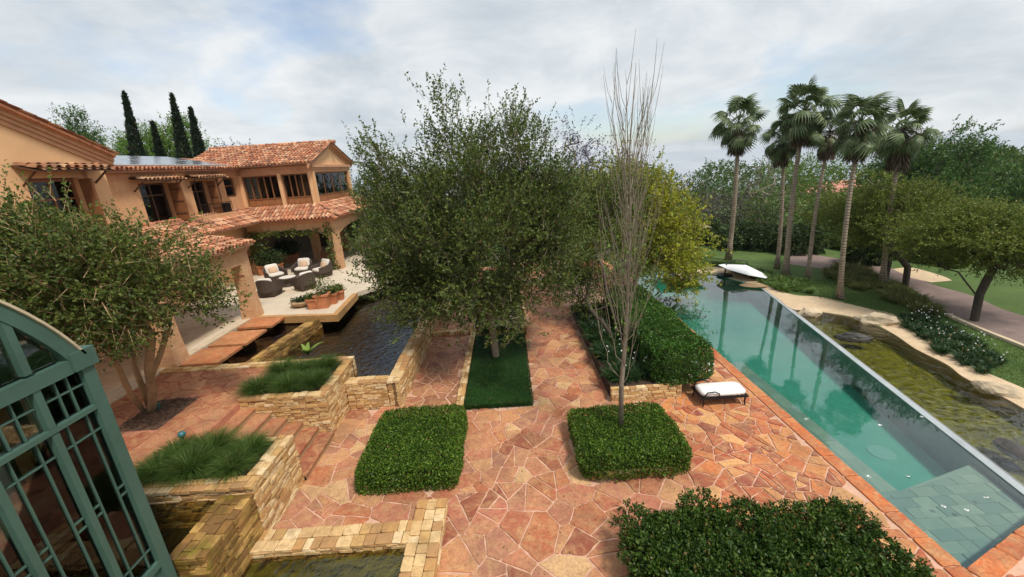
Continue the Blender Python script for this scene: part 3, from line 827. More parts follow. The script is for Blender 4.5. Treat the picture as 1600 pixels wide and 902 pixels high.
def top_stones(x0, x1, y0, y1, z, along='x', rows=2, l=(0.18, 0.4), th=0.07):
    out = []
    for r in range(rows):
        if along == 'x': a, A, b0, b1 = x0, x1, y0 + (y1 - y0) * r / rows, y0 + (y1 - y0) * (r + 1) / rows
        else: a, A, b0, b1 = y0, y1, x0 + (x1 - x0) * r / rows, x0 + (x1 - x0) * (r + 1) / rows
        while a < A - 0.02:
            ll = min(random.uniform(*l), A - a)
            if A - a - ll < 0.08: ll = A - a
            zz_ = z - th / 2 + random.uniform(-0.008, 0.012); w = b1 - b0 - 0.008
            if along == 'x': out.append((np.array([a + ll / 2, (b0 + b1) / 2, zz_]), np.array([ll - 0.01, 0, 0]), np.array([0, w, 0]), np.array([0, 0, th])))
            else: out.append((np.array([(b0 + b1) / 2, a + ll / 2, zz_]), np.array([w, 0, 0]), np.array([0, ll - 0.01, 0]), np.array([0, 0, th])))
            a += ll
    return out
def lay(root, stones, mat, limit=290):
    """each stone an object of its own up to the limit, nearest first; the rest one joined part"""
    rl = root_loc(root)
    stones = sorted(stones, key=lambda s: np.linalg.norm(s[0] - CC)); rest = MB()
    for i, (c, u, n, z) in enumerate(stones):
        if i < limit:
            o = link('stone', stone_mesh(mat), None, root); c = c - rl
            o.matrix_local = Matrix(((u[0], n[0], z[0], c[0]), (u[1], n[1], z[1], c[1]), (u[2], n[2], z[2], c[2]), (0, 0, 0, 1)))
        else:
            sv = random.choice(stone_v); vs = [c + u * v.co.x + n * v.co.y + z * v.co.z for v in sv.vertices]
            rest.add(vs, [tuple(p.vertices) for p in sv.polygons])
    if rest.v: part('stone_courses', rest, mat, root, stuff=True)
EX, EY = (1, 0, 0), (0, 1, 0)
def wall_thing(name, label, box, faces, mat, tops=None, cat='wall', core='wall_core', limit=290, **kw):
    x0, x1, y0, y1, z0, z1 = box
    r = thing(name, label, cat, ((x0 + x1) / 2, (y0 + y1) / 2, z0))
    part('wall_core', MB().box(x0 + 0.03, x1 - 0.03, y0 + 0.03, y1 - 0.03, z0 - 0.02, z1 - 0.04), core, r)
    st = []
    for f in faces:
        if f == 'x+': st += face_stones((x1, y0, 0), EY, EX, y1 - y0, z0, z1, **kw)
        if f == 'x-': st += face_stones((x0, y0, 0), EY, (-1, 0, 0), y1 - y0, z0, z1, **kw)
        if f == 'y-': st += face_stones((x0, y0, 0), EX, (0, -1, 0), x1 - x0, z0, z1, **kw)
        if f == 'y+': st += face_stones((x0, y1, 0), EX, (0, 1, 0), x1 - x0, z0, z1, **kw)
    if tops: st += top_stones(x0 - 0.01, x1 + 0.01, y0 - 0.01, y1 + 0.01, z1 + 0.03, *tops)
    lay(r, st, mat, limit); return r

# upper terrace block (its top carries the flagstones) and the house terrace
ZT = 1.15
up = MB(); up.prism([(-10.72, 6.3), (-7.1, 6.3), (-7.1, 11.45), (-10.72, 11.45)], -0.02, ZT)
plain('mortar_red', lin(186, 124, 96), 0.85, 0.12, 9, 0.25)
upper = struct('upper_terrace', up, 'mortar_red')
S = darts((-10.7, -7.1, 6.4, 11.4), lambda p: 0.8, 2500)
cu = [(tuple(np.array(q).mean(0)), q) for s, p in voronoi(S, (-10.68, -7.12, 6.4, 11.38)) for q in shatter(p, 0.34) if area(q) > 0.004]
MUL = (-9.5, -8.4, 8.3, 9.68)
pave(cu, [(*MUL, 0.0)], lambda s: (upper, 'flag_upper', random.uniform(0.004, 0.01)), ZT)
o = struct('mulch_bed', sheet([(MUL[0], MUL[2]), (MUL[1], MUL[2]), (MUL[1], MUL[3]), (MUL[0], MUL[3])], ZT + 0.008), 'mulch')
npc = 900
P = np.column_stack([rng.uniform(MUL[0] + .03, MUL[1] - .03, npc), rng.uniform(MUL[2] + .03, MUL[3] - .03, npc), np.full(npc, ZT + 0.012)])
D = unit(rng.randn(npc, 3) * np.array([1, 1, 0.25]))
V, F = leaves(P, D, 0.09, 0.04, 0.05, np.tile([0, 0, 1.0], (npc, 1)))
bk = npart('bark_chips', V, F, 'mulch', o, stuff=True)
ter = MB(); ter.prism([(-24, 4), (-10.72, 4), (-10.72, 16.15), (-7.35, 15.8), (-7.55, 18.6), (-6.2, 20.5), (-5.2, 34), (-24, 34)], ZT - 0.22, ZT + 0.002)
struct('house_terrace', ter, 'terrace_floor')
tb = MB(); tb.prism([(-24, 4), (-10.76, 4), (-10.76, 16.3), (-7.9, 16.1), (-7.9, 18.6), (-6.6, 20.5), (-5.6, 33.9), (-24, 33.9)], -0.02, ZT - 0.2)
struct('terrace_base', tb, 'pond_floor_dark')
cb = MB(); cb.box(-10.98, -10.70, 5.0, 16.1, ZT - 0.3, ZT + 0.035)
tag(link('terrace_kerb', cb.mesh('terrace_kerb'), 'pale_curb'), 'long pale stone kerb between the red upper terrace and the house terrace', 'kerb')
cb = MB(); cb.prism([(-10.7, 16.17), (-7.33, 15.82), (-7.53, 18.6), (-7.30, 18.62), (-7.08, 15.6), (-10.7, 15.94)], ZT - 0.26, ZT + 0.03)
tag(link('terrace_coping', cb.mesh('terrace_coping'), 'ledge_stone'), 'yellow stone coping on the corner of the house terrace over the pond', 'coping')
wall_thing('pale_wall', 'pale stone wall top along the back of the red upper terrace', (-10.70, -4.95, 11.2, 11.5, 0.3, ZT + 0.04), ['y+'], 'ledge_stone', ('x', 2))

# garden stairs: seven risers between the two grass planters
st = thing('garden_stairs', 'flight of red stone stairs with yellow risers between two grass planters', 'stairs', (-6, 8.45, 0))
nr = 7; rh = ZT / nr; run = (7.12 - 4.87) / 6
base = MB()
for i in range(nr - 1):
    x0 = -4.87 - run * (i + 1); base.box(x0 - 0.02, x0 + run - 0.01, 7.66, 9.24, -0.02 + 0.001 * i, rh * (i + 1) - 0.05)
part('stair_base', base, 'wall_core', st)
for i in range(nr):
    xf = -4.87 - run * i
    part('riser', MB().box(xf - 0.06, xf - 0.006, 7.66, 9.24, rh * i + 0.001, rh * (i + 1) - 0.042), 'pot_stone', st)
    if i < nr - 1:
        w = 1.58; a = 7.66
        for L in (0.85, w - 0.85) if i % 2 else (0.62, w - 0.62):
            part('tread', MB().box(xf - run - 0.01, xf + 0.012, a + 0.004, a + L - 0.004, rh * (i + 1) - 0.045, rh * (i + 1)), 'flag_upper', st); a += L

PL1 = (-7.15, -4.92, 9.26, 11.18, 0.0, 1.22)
r = wall_thing('grass_planter', 'tall square yellow stone planter of grass between stairs and pond', PL1, ['y-', 'x+'], 'ledge_stone', None, 'planter', 'soil', 250)
lay(r, top_stones(-7.15, -4.92, 9.24, 9.46, 1.25, 'x', 1) + top_stones(-5.16, -4.90, 9.46, 11.18, 1.25, 'y', 1), 'ledge_stone')
PL2 = (-7.6, -4.92, 6.15, 7.64, 0.0, 1.22)
r = wall_thing('grass_planter', 'yellow stone planter of grass above the small cascade ponds', PL2, ['x+', 'y-', 'y+'], 'ledge_stone', None, 'planter', 'soil', 220)
lay(r, top_stones(-7.6, -4.92, 6.12, 6.44, 1.25, 'x', 2, (0.16, 0.32)) + top_stones(-5.2, -4.90, 6.44, 7.64, 1.25, 'y', 2, (0.16, 0.32)), 'ledge_stone')

# cascade wall, upper small pond and lower small pond
wall_thing('cascade_wall', 'wet mossy brown stone wall between the two small ponds', (-5.5, -4.92, 4.86, 6.12, -0.1, 1.08), ['x+', 'y-'], 'ledge_wet', ('y', 4, (0.14, 0.3)), h=(0.06, 0.11), l=(0.2, 0.5))
struct('upper_pond_bed', MB().box(-8.3, -5.5, 4.87, 6.1, -0.02, 0.45), 'pond_floor_dark')
struct('upper_pond_water', sheet([(-8.3, 4.87), (-5.49, 4.87), (-5.49, 6.14), (-8.3, 6.14)], 1.0), 'pond_water')
wall_thing('pond_wall', 'yellow stone wall at the back of the lower small pond', (-4.98, -2.1, 5.68, 6.14, -0.1, 0.22), ['y-', 'y+'], 'ledge_stone', ('x', 2, (0.14, 0.32)))
wall_thing('pond_wall', 'long yellow stone wall beside the flagstones at the lower small pond', (-2.12, -1.56, 2.6, 6.6, -0.1, 0.25), ['x-', 'x+', 'y+'], 'ledge_stone', ('y', 3, (0.14, 0.32)))
struct('lower_pond_bed', sheet([(-5.0, 2.2), (-2.0, 2.2), (-2.0, 5.8), (-5.0, 5.8)], 0.012), 'pond_floor')
struct('lower_pond_water', sheet([(-5.0, 2.2), (-2.05, 2.2), (-2.05, 5.75), (-5.0, 5.75)], 0.10), 'pond_water')
# boulder at the foot of the cascade wall
def rock(name, label, loc, size, mat, rz=0, seed=1, group=None, cat='rock'):
    bm = bmesh.new(); bmesh.ops.create_icosphere(bm, subdivisions=3, radius=1.0)
    from mathutils import noise as mn
    for v in bm.verts:
        n1 = mn.noise(v.co * 1.3 + Vector((seed * 7.1, 0, 0))); n2 = mn.noise(v.co * 3.7 + Vector((0, seed * 3.3, 0)))
        v.co *= 1 + 0.35 * n1 + 0.14 * n2
        v.co.z = max(v.co.z, -0.45)
        v.co = Vector((v.co.x * size[0], v.co.y * size[1], v.co.z * size[2]))
    me = bpy.data.meshes.new(name); bm.to_mesh(me); bm.free()
    o = link(name, me, mat, None, False); o.location = loc; o.rotation_euler = (0, 0, rz); return tag(o, label, cat, group)
b = bp(322, 890, 0.55)
rock('boulder', 'pale squarish boulder at the end of the mossy cascade wall', (b[0], b[1] - 0.05, 0.5), (0.22, 0.2, 0.2), 'rock', 0.4, 5)
plinth = MB().box(-5.35, -4.75, 3.9, 4.6, -0.02, 0.43)
tag(link('boulder_plinth', plinth.mesh('boulder_plinth'), 'ledge_wet'), 'dark stone plinth under the pale boulder by the cascade', 'plinth')

# main pond: stone walls, bed, water, red stepping slabs
wall_thing('pond_wall', 'long yellow stone wall between the main pond and side path', (-3.72, -3.36, 10.42, 18.5, 0.0, 0.84), ['x+', 'x-'], 'ledge_stone', ('y', 2, (0.2, 0.45)))
wall_thing('pond_wall', 'short yellow stone wall closing the main pond beside the grass planter', (-4.9, -3.74, 10.42, 10.8, 0.0, 0.84), ['y-'], 'ledge_stone', ('x', 2, (0.2, 0.4)))
struct('pond_bed', MB().box(-10.7, -3.7, 11.4, 26, -0.02, 0.1), 'pond_floor_dark')
struct('pond_water', sheet([(-8.3, 10.8), (-3.73, 10.8), (-3.73, 26), (-8.3, 26)], 0.6), 'pond_water')
struct('channel_water', sheet([(-10.7, 11.45), (-8.25, 11.45), (-7.9, 16.4), (-10.7, 16.4)], 0.84), 'pond_water')
r = thing('channel_wall', 'ochre mossy stone wall between the slab channel and the main pond', 'wall', (-8.3, 13.8, 0.1))
c = MB(); c.prism([(-8.62, 11.5), (-8.28, 11.5), (-7.88, 15.8), (-8.2, 15.8)], 0.05, 0.99); part('wall_core', c, 'wall_core', r)
uu = unit(np.array([0.4, 4.3, 0])); nn = np.array([uu[1], -uu[0], 0])
sts = face_stones((-8.26, 11.5, 0), uu, nn, 4.32, 0.1, 1.02, (0.07, 0.12), (0.2, 0.45)) + face_stones((-8.64, 11.5, 0), uu, -nn, 4.32, 0.1, 1.02, (0.07, 0.12), (0.2, 0.45))
for q in (0.09, 0.27):
    a = 0.0
    while a < 4.3:
        L = random.uniform(0.2, 0.42); cpt = np.array([-8.62, 11.5, 1.03]) + uu * (a + L / 2) + nn * q; sts.append((cpt, uu * (L - 0.01), nn * 0.175, np.array([0, 0, 0.07]))); a += L
lay(r, sts, 'ledge_wet')
for i, (ya, yb) in enumerate(((11.78, 13.02), (13.22, 14.52), (14.86, 15.9))):
    r = thing('stepping_slab', ['square red stepping slab against the pale wall of the upper terrace', 'square red stepping slab in the middle of the row over the channel', 'square red stepping slab next to the house terrace corner'][i], 'slab', (-10.0, (ya + yb) / 2, 0.4), 0, 'red stepping slabs over the channel')
    part('slab', MB().box(-10.66, -9.33, ya, yb, ZT - 0.07, ZT + 0.012), 'slab_orange', r)
    part('pier', MB().box(-10.3, -9.7, ya + 0.3, yb - 0.3, 0.08, ZT - 0.07), 'wall_core', r)

# rubble kerb beside the dark lawn, low wall of the bed further up the path
def rubble(name, label, a, b, w, h, mat, n):
    r = thing(name, label, 'kerb', (a[0], a[1], 0)); u = np.array([b[0] - a[0], b[1] - a[1], 0]); L = np.linalg.norm(u); u /= L; nv = np.array([-u[1], u[0], 0])
    part('kerb_core', MB().hexa([tuple(np.array([*a, 0.0]) - nv * w * .4 + np.array([0, 0, -.02])), tuple(np.array([*b, 0.0]) - nv * w * .4 + np.array([0, 0, -.02])), tuple(np.array([*b, 0.0]) + nv * w * .4 + np.array([0, 0, -.02])), tuple(np.array([*a, 0.0]) + nv * w * .4 + np.array([0, 0, -.02])),
        tuple(np.array([*a, h]) - nv * w * .4 - np.array([0, 0, .04])), tuple(np.array([*b, h]) - nv * w * .4 - np.array([0, 0, .04])), tuple(np.array([*b, h]) + nv * w * .4 - np.array([0, 0, .04])), tuple(np.array([*a, h]) + nv * w * .4 - np.array([0, 0, .04]))]), 'wall_core', r)
    st = []; t = 0
    while t < L:
        ll = random.uniform(0.12, 0.26)
        for sgn in (-1, 1):
            q = random.uniform(0.8, 1.15)
            st.append((np.array([*a, 0]) + u * (t + ll / 2) + nv * sgn * w / 4 + np.array([0, 0, h - 0.06]), u * ll * 0.93 * q, nv * w * 0.5 * q, np.array([0, 0, 0.16 * q])))
            if h > 0.2: st.append((np.array([*a, 0]) + u * (t + ll / 2) + nv * sgn * w / 4 + np.array([0, 0, h * 0.35]), u * ll * 0.95, nv * w * 0.48, np.array([0, 0, h * 0.62])))
        t += ll
    lay(r, st, mat)
rubble('rubble_kerb', 'pale rubble stone kerb between the side path and dark green lawn patch', (-1.70, 10.1), (-1.68, 15.4), 0.22, 0.14, 'ledge_stone', 40)
rubble('rubble_kerb', 'pale rubble stone kerb across the far end of the side path', (-3.35, 15.6), (-1.6, 15.55), 0.24, 0.16, 'ledge_stone', 14)
rubble('bed_wall', 'narrow pale stone wall along the garden path behind the dark lawn patch', (0.40, 15.1), (0.45, 25.0), 0.24, 0.34, 'ledge_stone', 60)

# ================================================================== POOL
pw = MB(); n = len(POOL)
for i in range(n):
    if i == 1: continue
    a, b = POOL[i], POOL[(i + 1) % n]
    pw.add([(a[0], a[1], -1.6), (b[0], b[1], -1.6), (b[0], b[1], 0.0), (a[0], a[1], 0.0)], [(0, 3, 2, 1)])
struct('pool_walls', pw, 'pool_floor')
pf = sheet(POOL, -0.85); struct('pool_floor', pf, 'pool_floor')
rim = MB(); rim.hexa([(9.3, 5.75, -1.6), (9.3 + RIM, 5.6, -1.6), (12.2 + RIM, 19.0, -1.6), (12.2, 19.0, -1.6), (9.3, 5.75, -0.035), (9.3 + RIM, 5.6, -0.035), (12.2 + RIM, 19.0, -0.035), (12.2, 19.0, -0.035)])
struct('overflow_edge', rim, 'pool_wall', 'grey overflow edge of the pool beside the green pond')
# shallow ledges: the wide one at the near end is tiled, the narrow one runs along the deck
ledge = MB(); ledge.prism([(6.82, 4.8), (9.29, 5.79), (9.6, 7.15), (7.5, 6.56), (6.82, 6.4)], -0.84, -0.24)
lo = struct('shallow_ledge', ledge, 'pool_tile')
side = MB(); side.prism([(6.82, 6.41), (7.5, 6.58), (7.5, 12.2), (6.82, 12.2)], -0.84, -0.26)
so = struct('side_ledge', side, 'pool_tile')
yy = 4.7; row = 0
LP = [(6.83, 4.82), (9.27, 5.80), (9.57, 7.13), (7.5, 6.55), (6.83, 6.4)]
while yy < 7.2:
    hgt = 0.24; xx = 6.8 - random.uniform(0, 0.3)
    while xx < 9.7:
        wd = random.choice((0.24, 0.36, 0.48)); poly = [(xx, yy), (xx + wd, yy), (xx + wd, yy + hgt), (xx, yy + hgt)]
        for i in range(5):
            p, q = LP[i], LP[(i + 1) % 5]; L = math.hypot(q[0] - p[0], q[1] - p[1]); a, b = (q[1] - p[1]) / L, -(q[0] - p[0]) / L
            poly = clip(poly, a, b, a * p[0] + b * p[1])
            if len(poly) < 3: break
        if len(poly) >= 3: stone(poly, -0.24, 0.003, lo, 'pool_tile', 'tile', 0.012, True)
        xx += wd
    yy += hgt
yy = 6.6
while yy < 12.1:
    L = random.choice((0.36, 0.48, 0.6))
    for xa, xb in ((6.83, 7.15), (7.15, 7.49)): stone([(xa, yy), (xb, yy), (xb, yy + L), (xa, yy + L)], -0.26, 0.003, so, 'pool_tile', 'tile', 0.012, True)
    yy += L
for i in range(4):      # steps into the far corner
    struct('pool_step', MB().box(6.82, 8.9 - 0.0 * i, 17.6 + 0.42 * i, 18.01 + 0.42 * i, -0.84, -0.7 + 0.15 * i), 'pool_tile')
b = bp(1377, 708, -0.85)
dr = thing('pool_drain', 'round pale drain on the pool floor', 'drain', (b[0], b[1], -0.85))
part('plate', MB().lathe([(0.001, 0.012), (0.21, 0.012), (0.22, 0.0)][::-1], b, 24), 'drain', dr)
part('ring', MB().lathe([(0.25, 0.0), (0.28, 0.0), (0.28, 0.02), (0.25, 0.02)], b, 24), 'drain', dr)
wp = [(6.77, 4.71), (9.33, 5.71), (12.24, 19.0), (11.55, 22.05), (9.0, 23.26), (6.77, 22.04)]
struct('pool_water', MB().prism(wp, -1.62, -0.055), 'pool_water')
struct('natural_pond_bed', sheet(NPOND, -0.45), 'pond_floor')
bank = MB(); n = len(NPOND)
for i in range(n):
    a, b = NPOND[i], NPOND[(i + 1) % n]; bank.add([(a[0], a[1], -0.64), (b[0], b[1], -0.64), (b[0], b[1], -0.024), (a[0], a[1], -0.024)], [(0, 1, 2, 3)])
struct('natural_pond_bank', bank, 'gravel')
struct('natural_pond_water', sheet(NPOND, -0.055), 'natural_water')
for px, py, sz, rz, sd, mat, lab in [((1370), 503, (0.62, 0.34, 0.34), -0.5, 2, 'rock', 'long pale layered rock on the gravel path beside the agapanthus bed'), (1556, 612, (0.42, 0.24, 0.22), -0.6, 3, 'rock', 'pale wedge shaped rock where the gravel path meets the rippled pond'),
        (1176, 447, (0.55, 0.3, 0.10), -0.5, 4, 'pot_stone', 'broad tan rock at the pool corner under the white parasol'), (1266, 490, (0.42, 0.26, 0.2), -0.2, 6, 'rock', 'flat rock at the narrow end of the green pond by the pool edge')]:
    b = bp(px, py, 0.0); rock('rock', lab, (b[0], b[1], 0.02), sz, mat, rz, sd, 'rocks round the pond')
for px, py, sz, rz, sd, lab in [(1335, 527, (0.5, 0.2, 0.2), -0.5, 8, 'dark wet rock lying in the green pond water'), (1592, 704, (0.26, 0.42, 0.10), -0.2, 9, 'made-up dark boulder in place of dark rippled water near the shallow pool end')]:  # second boulder is added to stand for a dark rippled reflection on the water
    b = bp(px, py, -0.05); rock('rock', lab, (b[0], b[1], -0.10), sz, 'rock_dark', rz, sd, 'rocks round the pond')
# grey wall and planter beside the pool
PE = (2.55, 5.55, 10.0, 17.5)
wall_thing('hedge_planter', 'low yellow stone planter wall in front of the tall flowering hedge', (2.55, 4.5, 9.96, 10.4, 0.0, 0.42), ['y-', 'x+'], 'ledge_stone', None, 'planter', 'soil', l=(0.16, 0.36))
wall_thing('hedge_planter', 'stone side wall of the hedge planter facing the sun lounger', (4.1, 4.5, 10.42, 17.3, 0.0, 0.40), ['x+'], 'ledge_stone', None, 'planter', 'soil')
tag(link('grey_bench', MB().box(5.75, 6.42, 12.9, 16.6, 0.0, 0.32).mesh('grey_bench'), 'deck_grey'), 'long grey stone bench block along the pool behind the hedge', 'bench')

# ================================================================== HOUSE
class Fr:
    """wall frame: a runs along u, b is height, c points out of the wall"""
    def __init__(s, o, u, n): s.o = np.array(o, float); s.u = np.array(u, float); s.n = np.array(n, float)
    def p(s, a, b, c): return tuple(s.o + s.u * a + s.n * c + np.array([0, 0, b]))
    def box(s, mb, a0, a1, b0, b1, c0, c1):
        q = [s.p(a0, b0, c0), s.p(a1, b0, c0), s.p(a1, b0, c1), s.p(a0, b0, c1), s.p(a0, b1, c0), s.p(a1, b1, c0), s.p(a1, b1, c1), s.p(a0, b1, c1)]
        if np.dot(np.cross(s.u, s.n), (0, 0, 1)) < 0: q = [q[i] for i in (3, 2, 1, 0, 7, 6, 5, 4)]
        mb.hexa(q); return mb
def holed(fr, a0, a1, b0, b1, c0, c1, holes):
    mb = MB(); xs = sorted({a0, a1, *[h[0] for h in holes], *[h[1] for h in holes]}); xs = [x for x in xs if a0 <= x <= a1]
    for p, q in zip(xs[:-1], xs[1:]):
        hs = sorted([(h[2], h[3]) for h in holes if h[0] < (p + q) / 2 < h[1]]); z = b0
        for h0, h1 in hs:
            if h0 > z: fr.box(mb, p, q, z, h0, c0, c1)
            z = h1
        if z < b1: fr.box(mb, p, q, z, b1, c0, c1)
    return mb
def window(root, fr, a0, a1, b0, b1, c=-0.14, leaves_n=2, bars=(), frame='wood_frame', fw=0.06, name='window', bottom=None, glass=True):
    """framed window with one pane per leaf; bars = heights (0..1) of cross bars"""
    f = MB(); fr.box(f, a0, a1, b1 - fw, b1, c, c + 0.07); fr.box(f, a0, a1, b0, b0 + fw, c, c + 0.07)
    fr.box(f, a0, a0 + fw, b0 + fw, b1 - fw, c, c + 0.07); fr.box(f, a1 - fw, a1, b0 + fw, b1 - fw, c, c + 0.07)
    w = part(name, f, frame, root); L = (a1 - a0 - 2 * fw) / leaves_n
    zb = b0 + fw
    if bottom: zb = b0 + bottom
    if bottom:
        for i in range(leaves_n):
            m = MB(); fr.box(m, a0 + fw + L * i + 0.01, a0 + fw + L * (i + 1) - 0.01, b0 + fw, zb - 0.03, c + 0.01, c + 0.04); part('panel', m, 'wood_panel', w)
        m = MB(); fr.box(m, a0 + fw, a1 - fw, zb - 0.03, zb + 0.03, c + 0.005, c + 0.065); part('rail', m, frame, w); zb += 0.03
    for i in range(leaves_n):
        p, q = a0 + fw + L * i, a0 + fw + L * (i + 1)
        if i: m = MB(); fr.box(m, p - 0.035, p + 0.035, zb, b1 - fw, c + 0.005, c + 0.062); part('mullion', m, frame, w)
        for k in bars:
            z = zb + (b1 - fw - zb) * k; m = MB(); fr.box(m, p + 0.035, q - 0.035, z - 0.03, z + 0.03, c + 0.008, c + 0.055); part('crossbar', m, frame, w)
        if glass:
            m = MB(); fr.box(m, p + 0.03, q - 0.03, zb, b1 - fw, c + 0.025, c + 0.035); part('pane', m, 'glass', w)
    return w
def tiles(o, u, v, W, L, tw=0.21, tl=0.36, taper=0.85, seed=0, trim=None):
    """rows of barrel tiles: o lower corner, u along the eave, v up the slope (unit vectors); trim(a,b) says whether a tile exists"""
    o, u, v = (np.array(q, float) for q in (o, u, v)); n = unit(np.cross(u, v)); n = n if n[2] > 0 else -n
    mb = MB(); nu, nv = int(round(W / tw)), int(math.ceil(L / tl)); w = W / nu
    for j in range(nv - 1, -1, -1):
        for i in range(nu):
            a, b = (i + 0.5) * w, j * tl
            if trim and not trim(a, b + tl / 2): continue
            dz = random.uniform(-0.012, 0.012); da = random.uniform(-0.008, 0.008)
            for typ in (0, 1):
                vs = []
                for e, (bb, r, lift) in enumerate(((b - 0.05, w * 0.34, 0.05), (min(b + tl, L + 0.05), w * 0.34 * taper, 0.012))):
                    for q in range(5):
                        th = math.pi * q / 4
                        if typ == 0: aa, hh = a + da - math.cos(th) * r, math.sin(th) * r * 1.0 + lift + dz + 0.02
                        else: aa, hh = a + w / 2 - math.cos(th) * r, -math.sin(th) * r * 0.6 + lift * 0.5 + 0.03
                        vs.append(o + u * aa + v * bb + n * hh)
                mb.add(vs, [(q, q + 1, q + 6, q + 5) for q in range(4)])
    return mb
def roof(root, o, u, v, W, L, name='roof', trim=None, th=0.10, tw=0.21):
    o, u, v = (np.array(q, float) for q in (o, u, v)); n = unit(np.cross(u, v)); n = n if n[2] > 0 else -n
    if trim is None:
        mb = MB(); c = [o, o + u * W, o + u * W + v * L, o + v * L]
        mb.hexa([tuple(p - n * th) for p in c] + [tuple(p - n * 0.015) for p in c])
        r = part(name, mb, 'roof_tile', root)
    else: r = trim[1]
    part('tile_rows', tiles(o, u, v, W, L, tw, trim=trim[0] if trim else None), 'roof_tile', r, stuff=True)
    return r

H = thing('villa', 'large ochre two storey villa with terracotta tiled roofs and arched loggia', 'house', (-14.0, 20.0, ZT))
XM, XG, YA, XA = -15.5, -14.0, 25.0, -11.2        # main wall, near gable wall, annex front, annex gable end
ZF, ZE = 4.95, 7.25
FM = Fr((XM, 0, 0), EY, EX)
def my(px, py, X=XM): q = atX(px, py, X); return q[1], q[2]
# main wall with its openings
y0a, _ = my(219, 300); y1a, _ = my(266, 300); y0b, _ = my(301, 300); y1b, _ = my(327, 300); y0c, _ = my(352, 295); y1c, _ = my(373, 295)
opn = [(y0a, y1a, 4.98, 6.72), (y0b, y1b, 5.0, 6.72), (y0c, y1c - 0.15, 5.75, 6.8)]
part('wall', holed(FM, 15.22, YA, ZF - 0.4, ZE, -0.3, 0, opn), 'stucco', H)
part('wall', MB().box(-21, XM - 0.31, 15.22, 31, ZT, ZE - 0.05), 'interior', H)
part('lower_wall', MB().box(XM - 0.3, XM, 9.0, YA, ZT, ZF - 0.41), 'stucco_pale', H)
window(H, FM, y0a + 0.02, y1a - 0.02, 5.0, 6.70, -0.28, 2, (0.72,), 'wood_dark', name='balcony_door')
window(H, FM, y0b + 0.02, y1b - 0.02, 5.02, 6.70, -0.28, 2, (0.72,), 'wood_dark', name='balcony_door')
window(H, FM, y0c + 0.02, y1c - 0.17, 5.77, 6.78, -0.2, 1, (0.6,))
for a, b in ((y0a, y1a), (y0b, y1b)):       # opened shutters standing off the wall
    m = MB(); FM.box(m, b - 0.03, b + 0.03, 5.0, 6.68, 0.0, (b - a) * 0.36); s = part('shutter', m, 'wood_frame', H)
    for kz in (5.3, 5.85, 6.4):
        m = MB(); FM.box(m, b - 0.045, b - 0.032, kz - 0.03, kz + 0.03, 0.02, (b - a) * 0.34); part('batten', m, 'wood_dark', s)
# cornice under the eave (stepped), belt under the windows
for k, (zb, zt, out) in enumerate(((6.88, 7.0, 0.05), (7.0, 7.12, 0.10), (7.12, 7.25, 0.17))):
    m = MB(); FM.box(m, 15.3, YA - 0.2 + 0.0, zb, zt, 0.002, out); part('cornice', m, 'cornice', H)
# balcony with iron rail
yb0, yb1 = my(300, 335)[0] - 0.1, my(352, 335)[0]
m = MB(); FM.box(m, yb0, yb1, 4.72, 5.02, 0.004, 0.55); bal = part('balcony', m, 'stucco', H)
m = MB()
FM.box(m, yb0 + 0.02, yb1 - 0.02, 5.55, 5.58, 0.5, 0.53)
part('rail', m, 'iron', bal)
nb = 22
for i in range(nb):
    a = yb0 + 0.03 + (yb1 - yb0 - 0.06) * i / (nb - 1); m = MB(); FM.box(m, a - 0.008, a + 0.008, 5.02, 5.55, 0.507, 0.523); part('baluster', m, 'iron', bal)
m = MB(); FM.box(m, yb1 - 0.55, yb1 - 0.08, 5.03, 5.5, 0.2, 0.46); part('air_conditioner', m, 'iron', bal)
for py_ in (y1a + 0.55, y1b + 0.75):
    part('downpipe', MB().tube([(XM + 0.06, py_, ZF - 0.3), (XM + 0.06, py_, 6.9)], [0.04, 0.04], 8), 'cornice', H)
# tiled awnings over openings: frame, brackets, each tile a piece
def awning(fr, a0, a1, z, out, drop, tw=0.2):
    m = MB(); u, n = fr.u, fr.n
    p = [fr.p(a0, z - 0.05, 0.004), fr.p(a1, z - 0.05, 0.004), fr.p(a1, z - drop - 0.05, out), fr.p(a0, z - drop - 0.05, out)]
    q = [tuple(np.add(x, (0, 0, 0.05))) for x in p]
    m.add(p + q, [(0, 1, 2, 3), (7, 6, 5, 4), (0, 4, 5, 1), (1, 5, 6, 2), (2, 6, 7, 3), (3, 7, 4, 0)]); aw = part('awning', m, 'wood_dark', H)
    for a in (a0 + 0.12, a1 - 0.12):
        m = MB(); m.tube([fr.p(a, z - drop - 0.42, 0.02), fr.p(a, z - drop - 0.06, out * 0.82)], [0.035, 0.035], 4); part('bracket', m, 'wood_dark', aw)
    v = unit(np.array(p[0]) - np.array(p[3])); L = np.linalg.norm(np.array(p[0]) - np.array(p[3]))
    nu = max(1, int((a1 - a0) / tw)); w = (a1 - a0) / nu
    t0 = tiles((0, 0, 0.0), u, v, w, L / 2 - 0.001, w, L / 2); meshes = [t0.mesh('tile'), t0.mesh('tile')]
    for me in meshes: me.materials.append(M['awning_tile'])
    rl = root_loc(aw)
    for i in range(nu):
        for j in range(2):
            o = link('tile', meshes[j], None, aw); o.location = tuple(np.array(q[3]) - rl + u * w * i + v * (L / 2 - 0.02) * j + np.array([0, 0, random.uniform(0, 0.012)]))
awning(FM, my(198, 277)[0], my(268, 277)[0], 6.98, 0.6, 0.15)
awning(FM, my(286, 277)[0], my(338, 277)[0], 6.98, 0.55, 0.15)
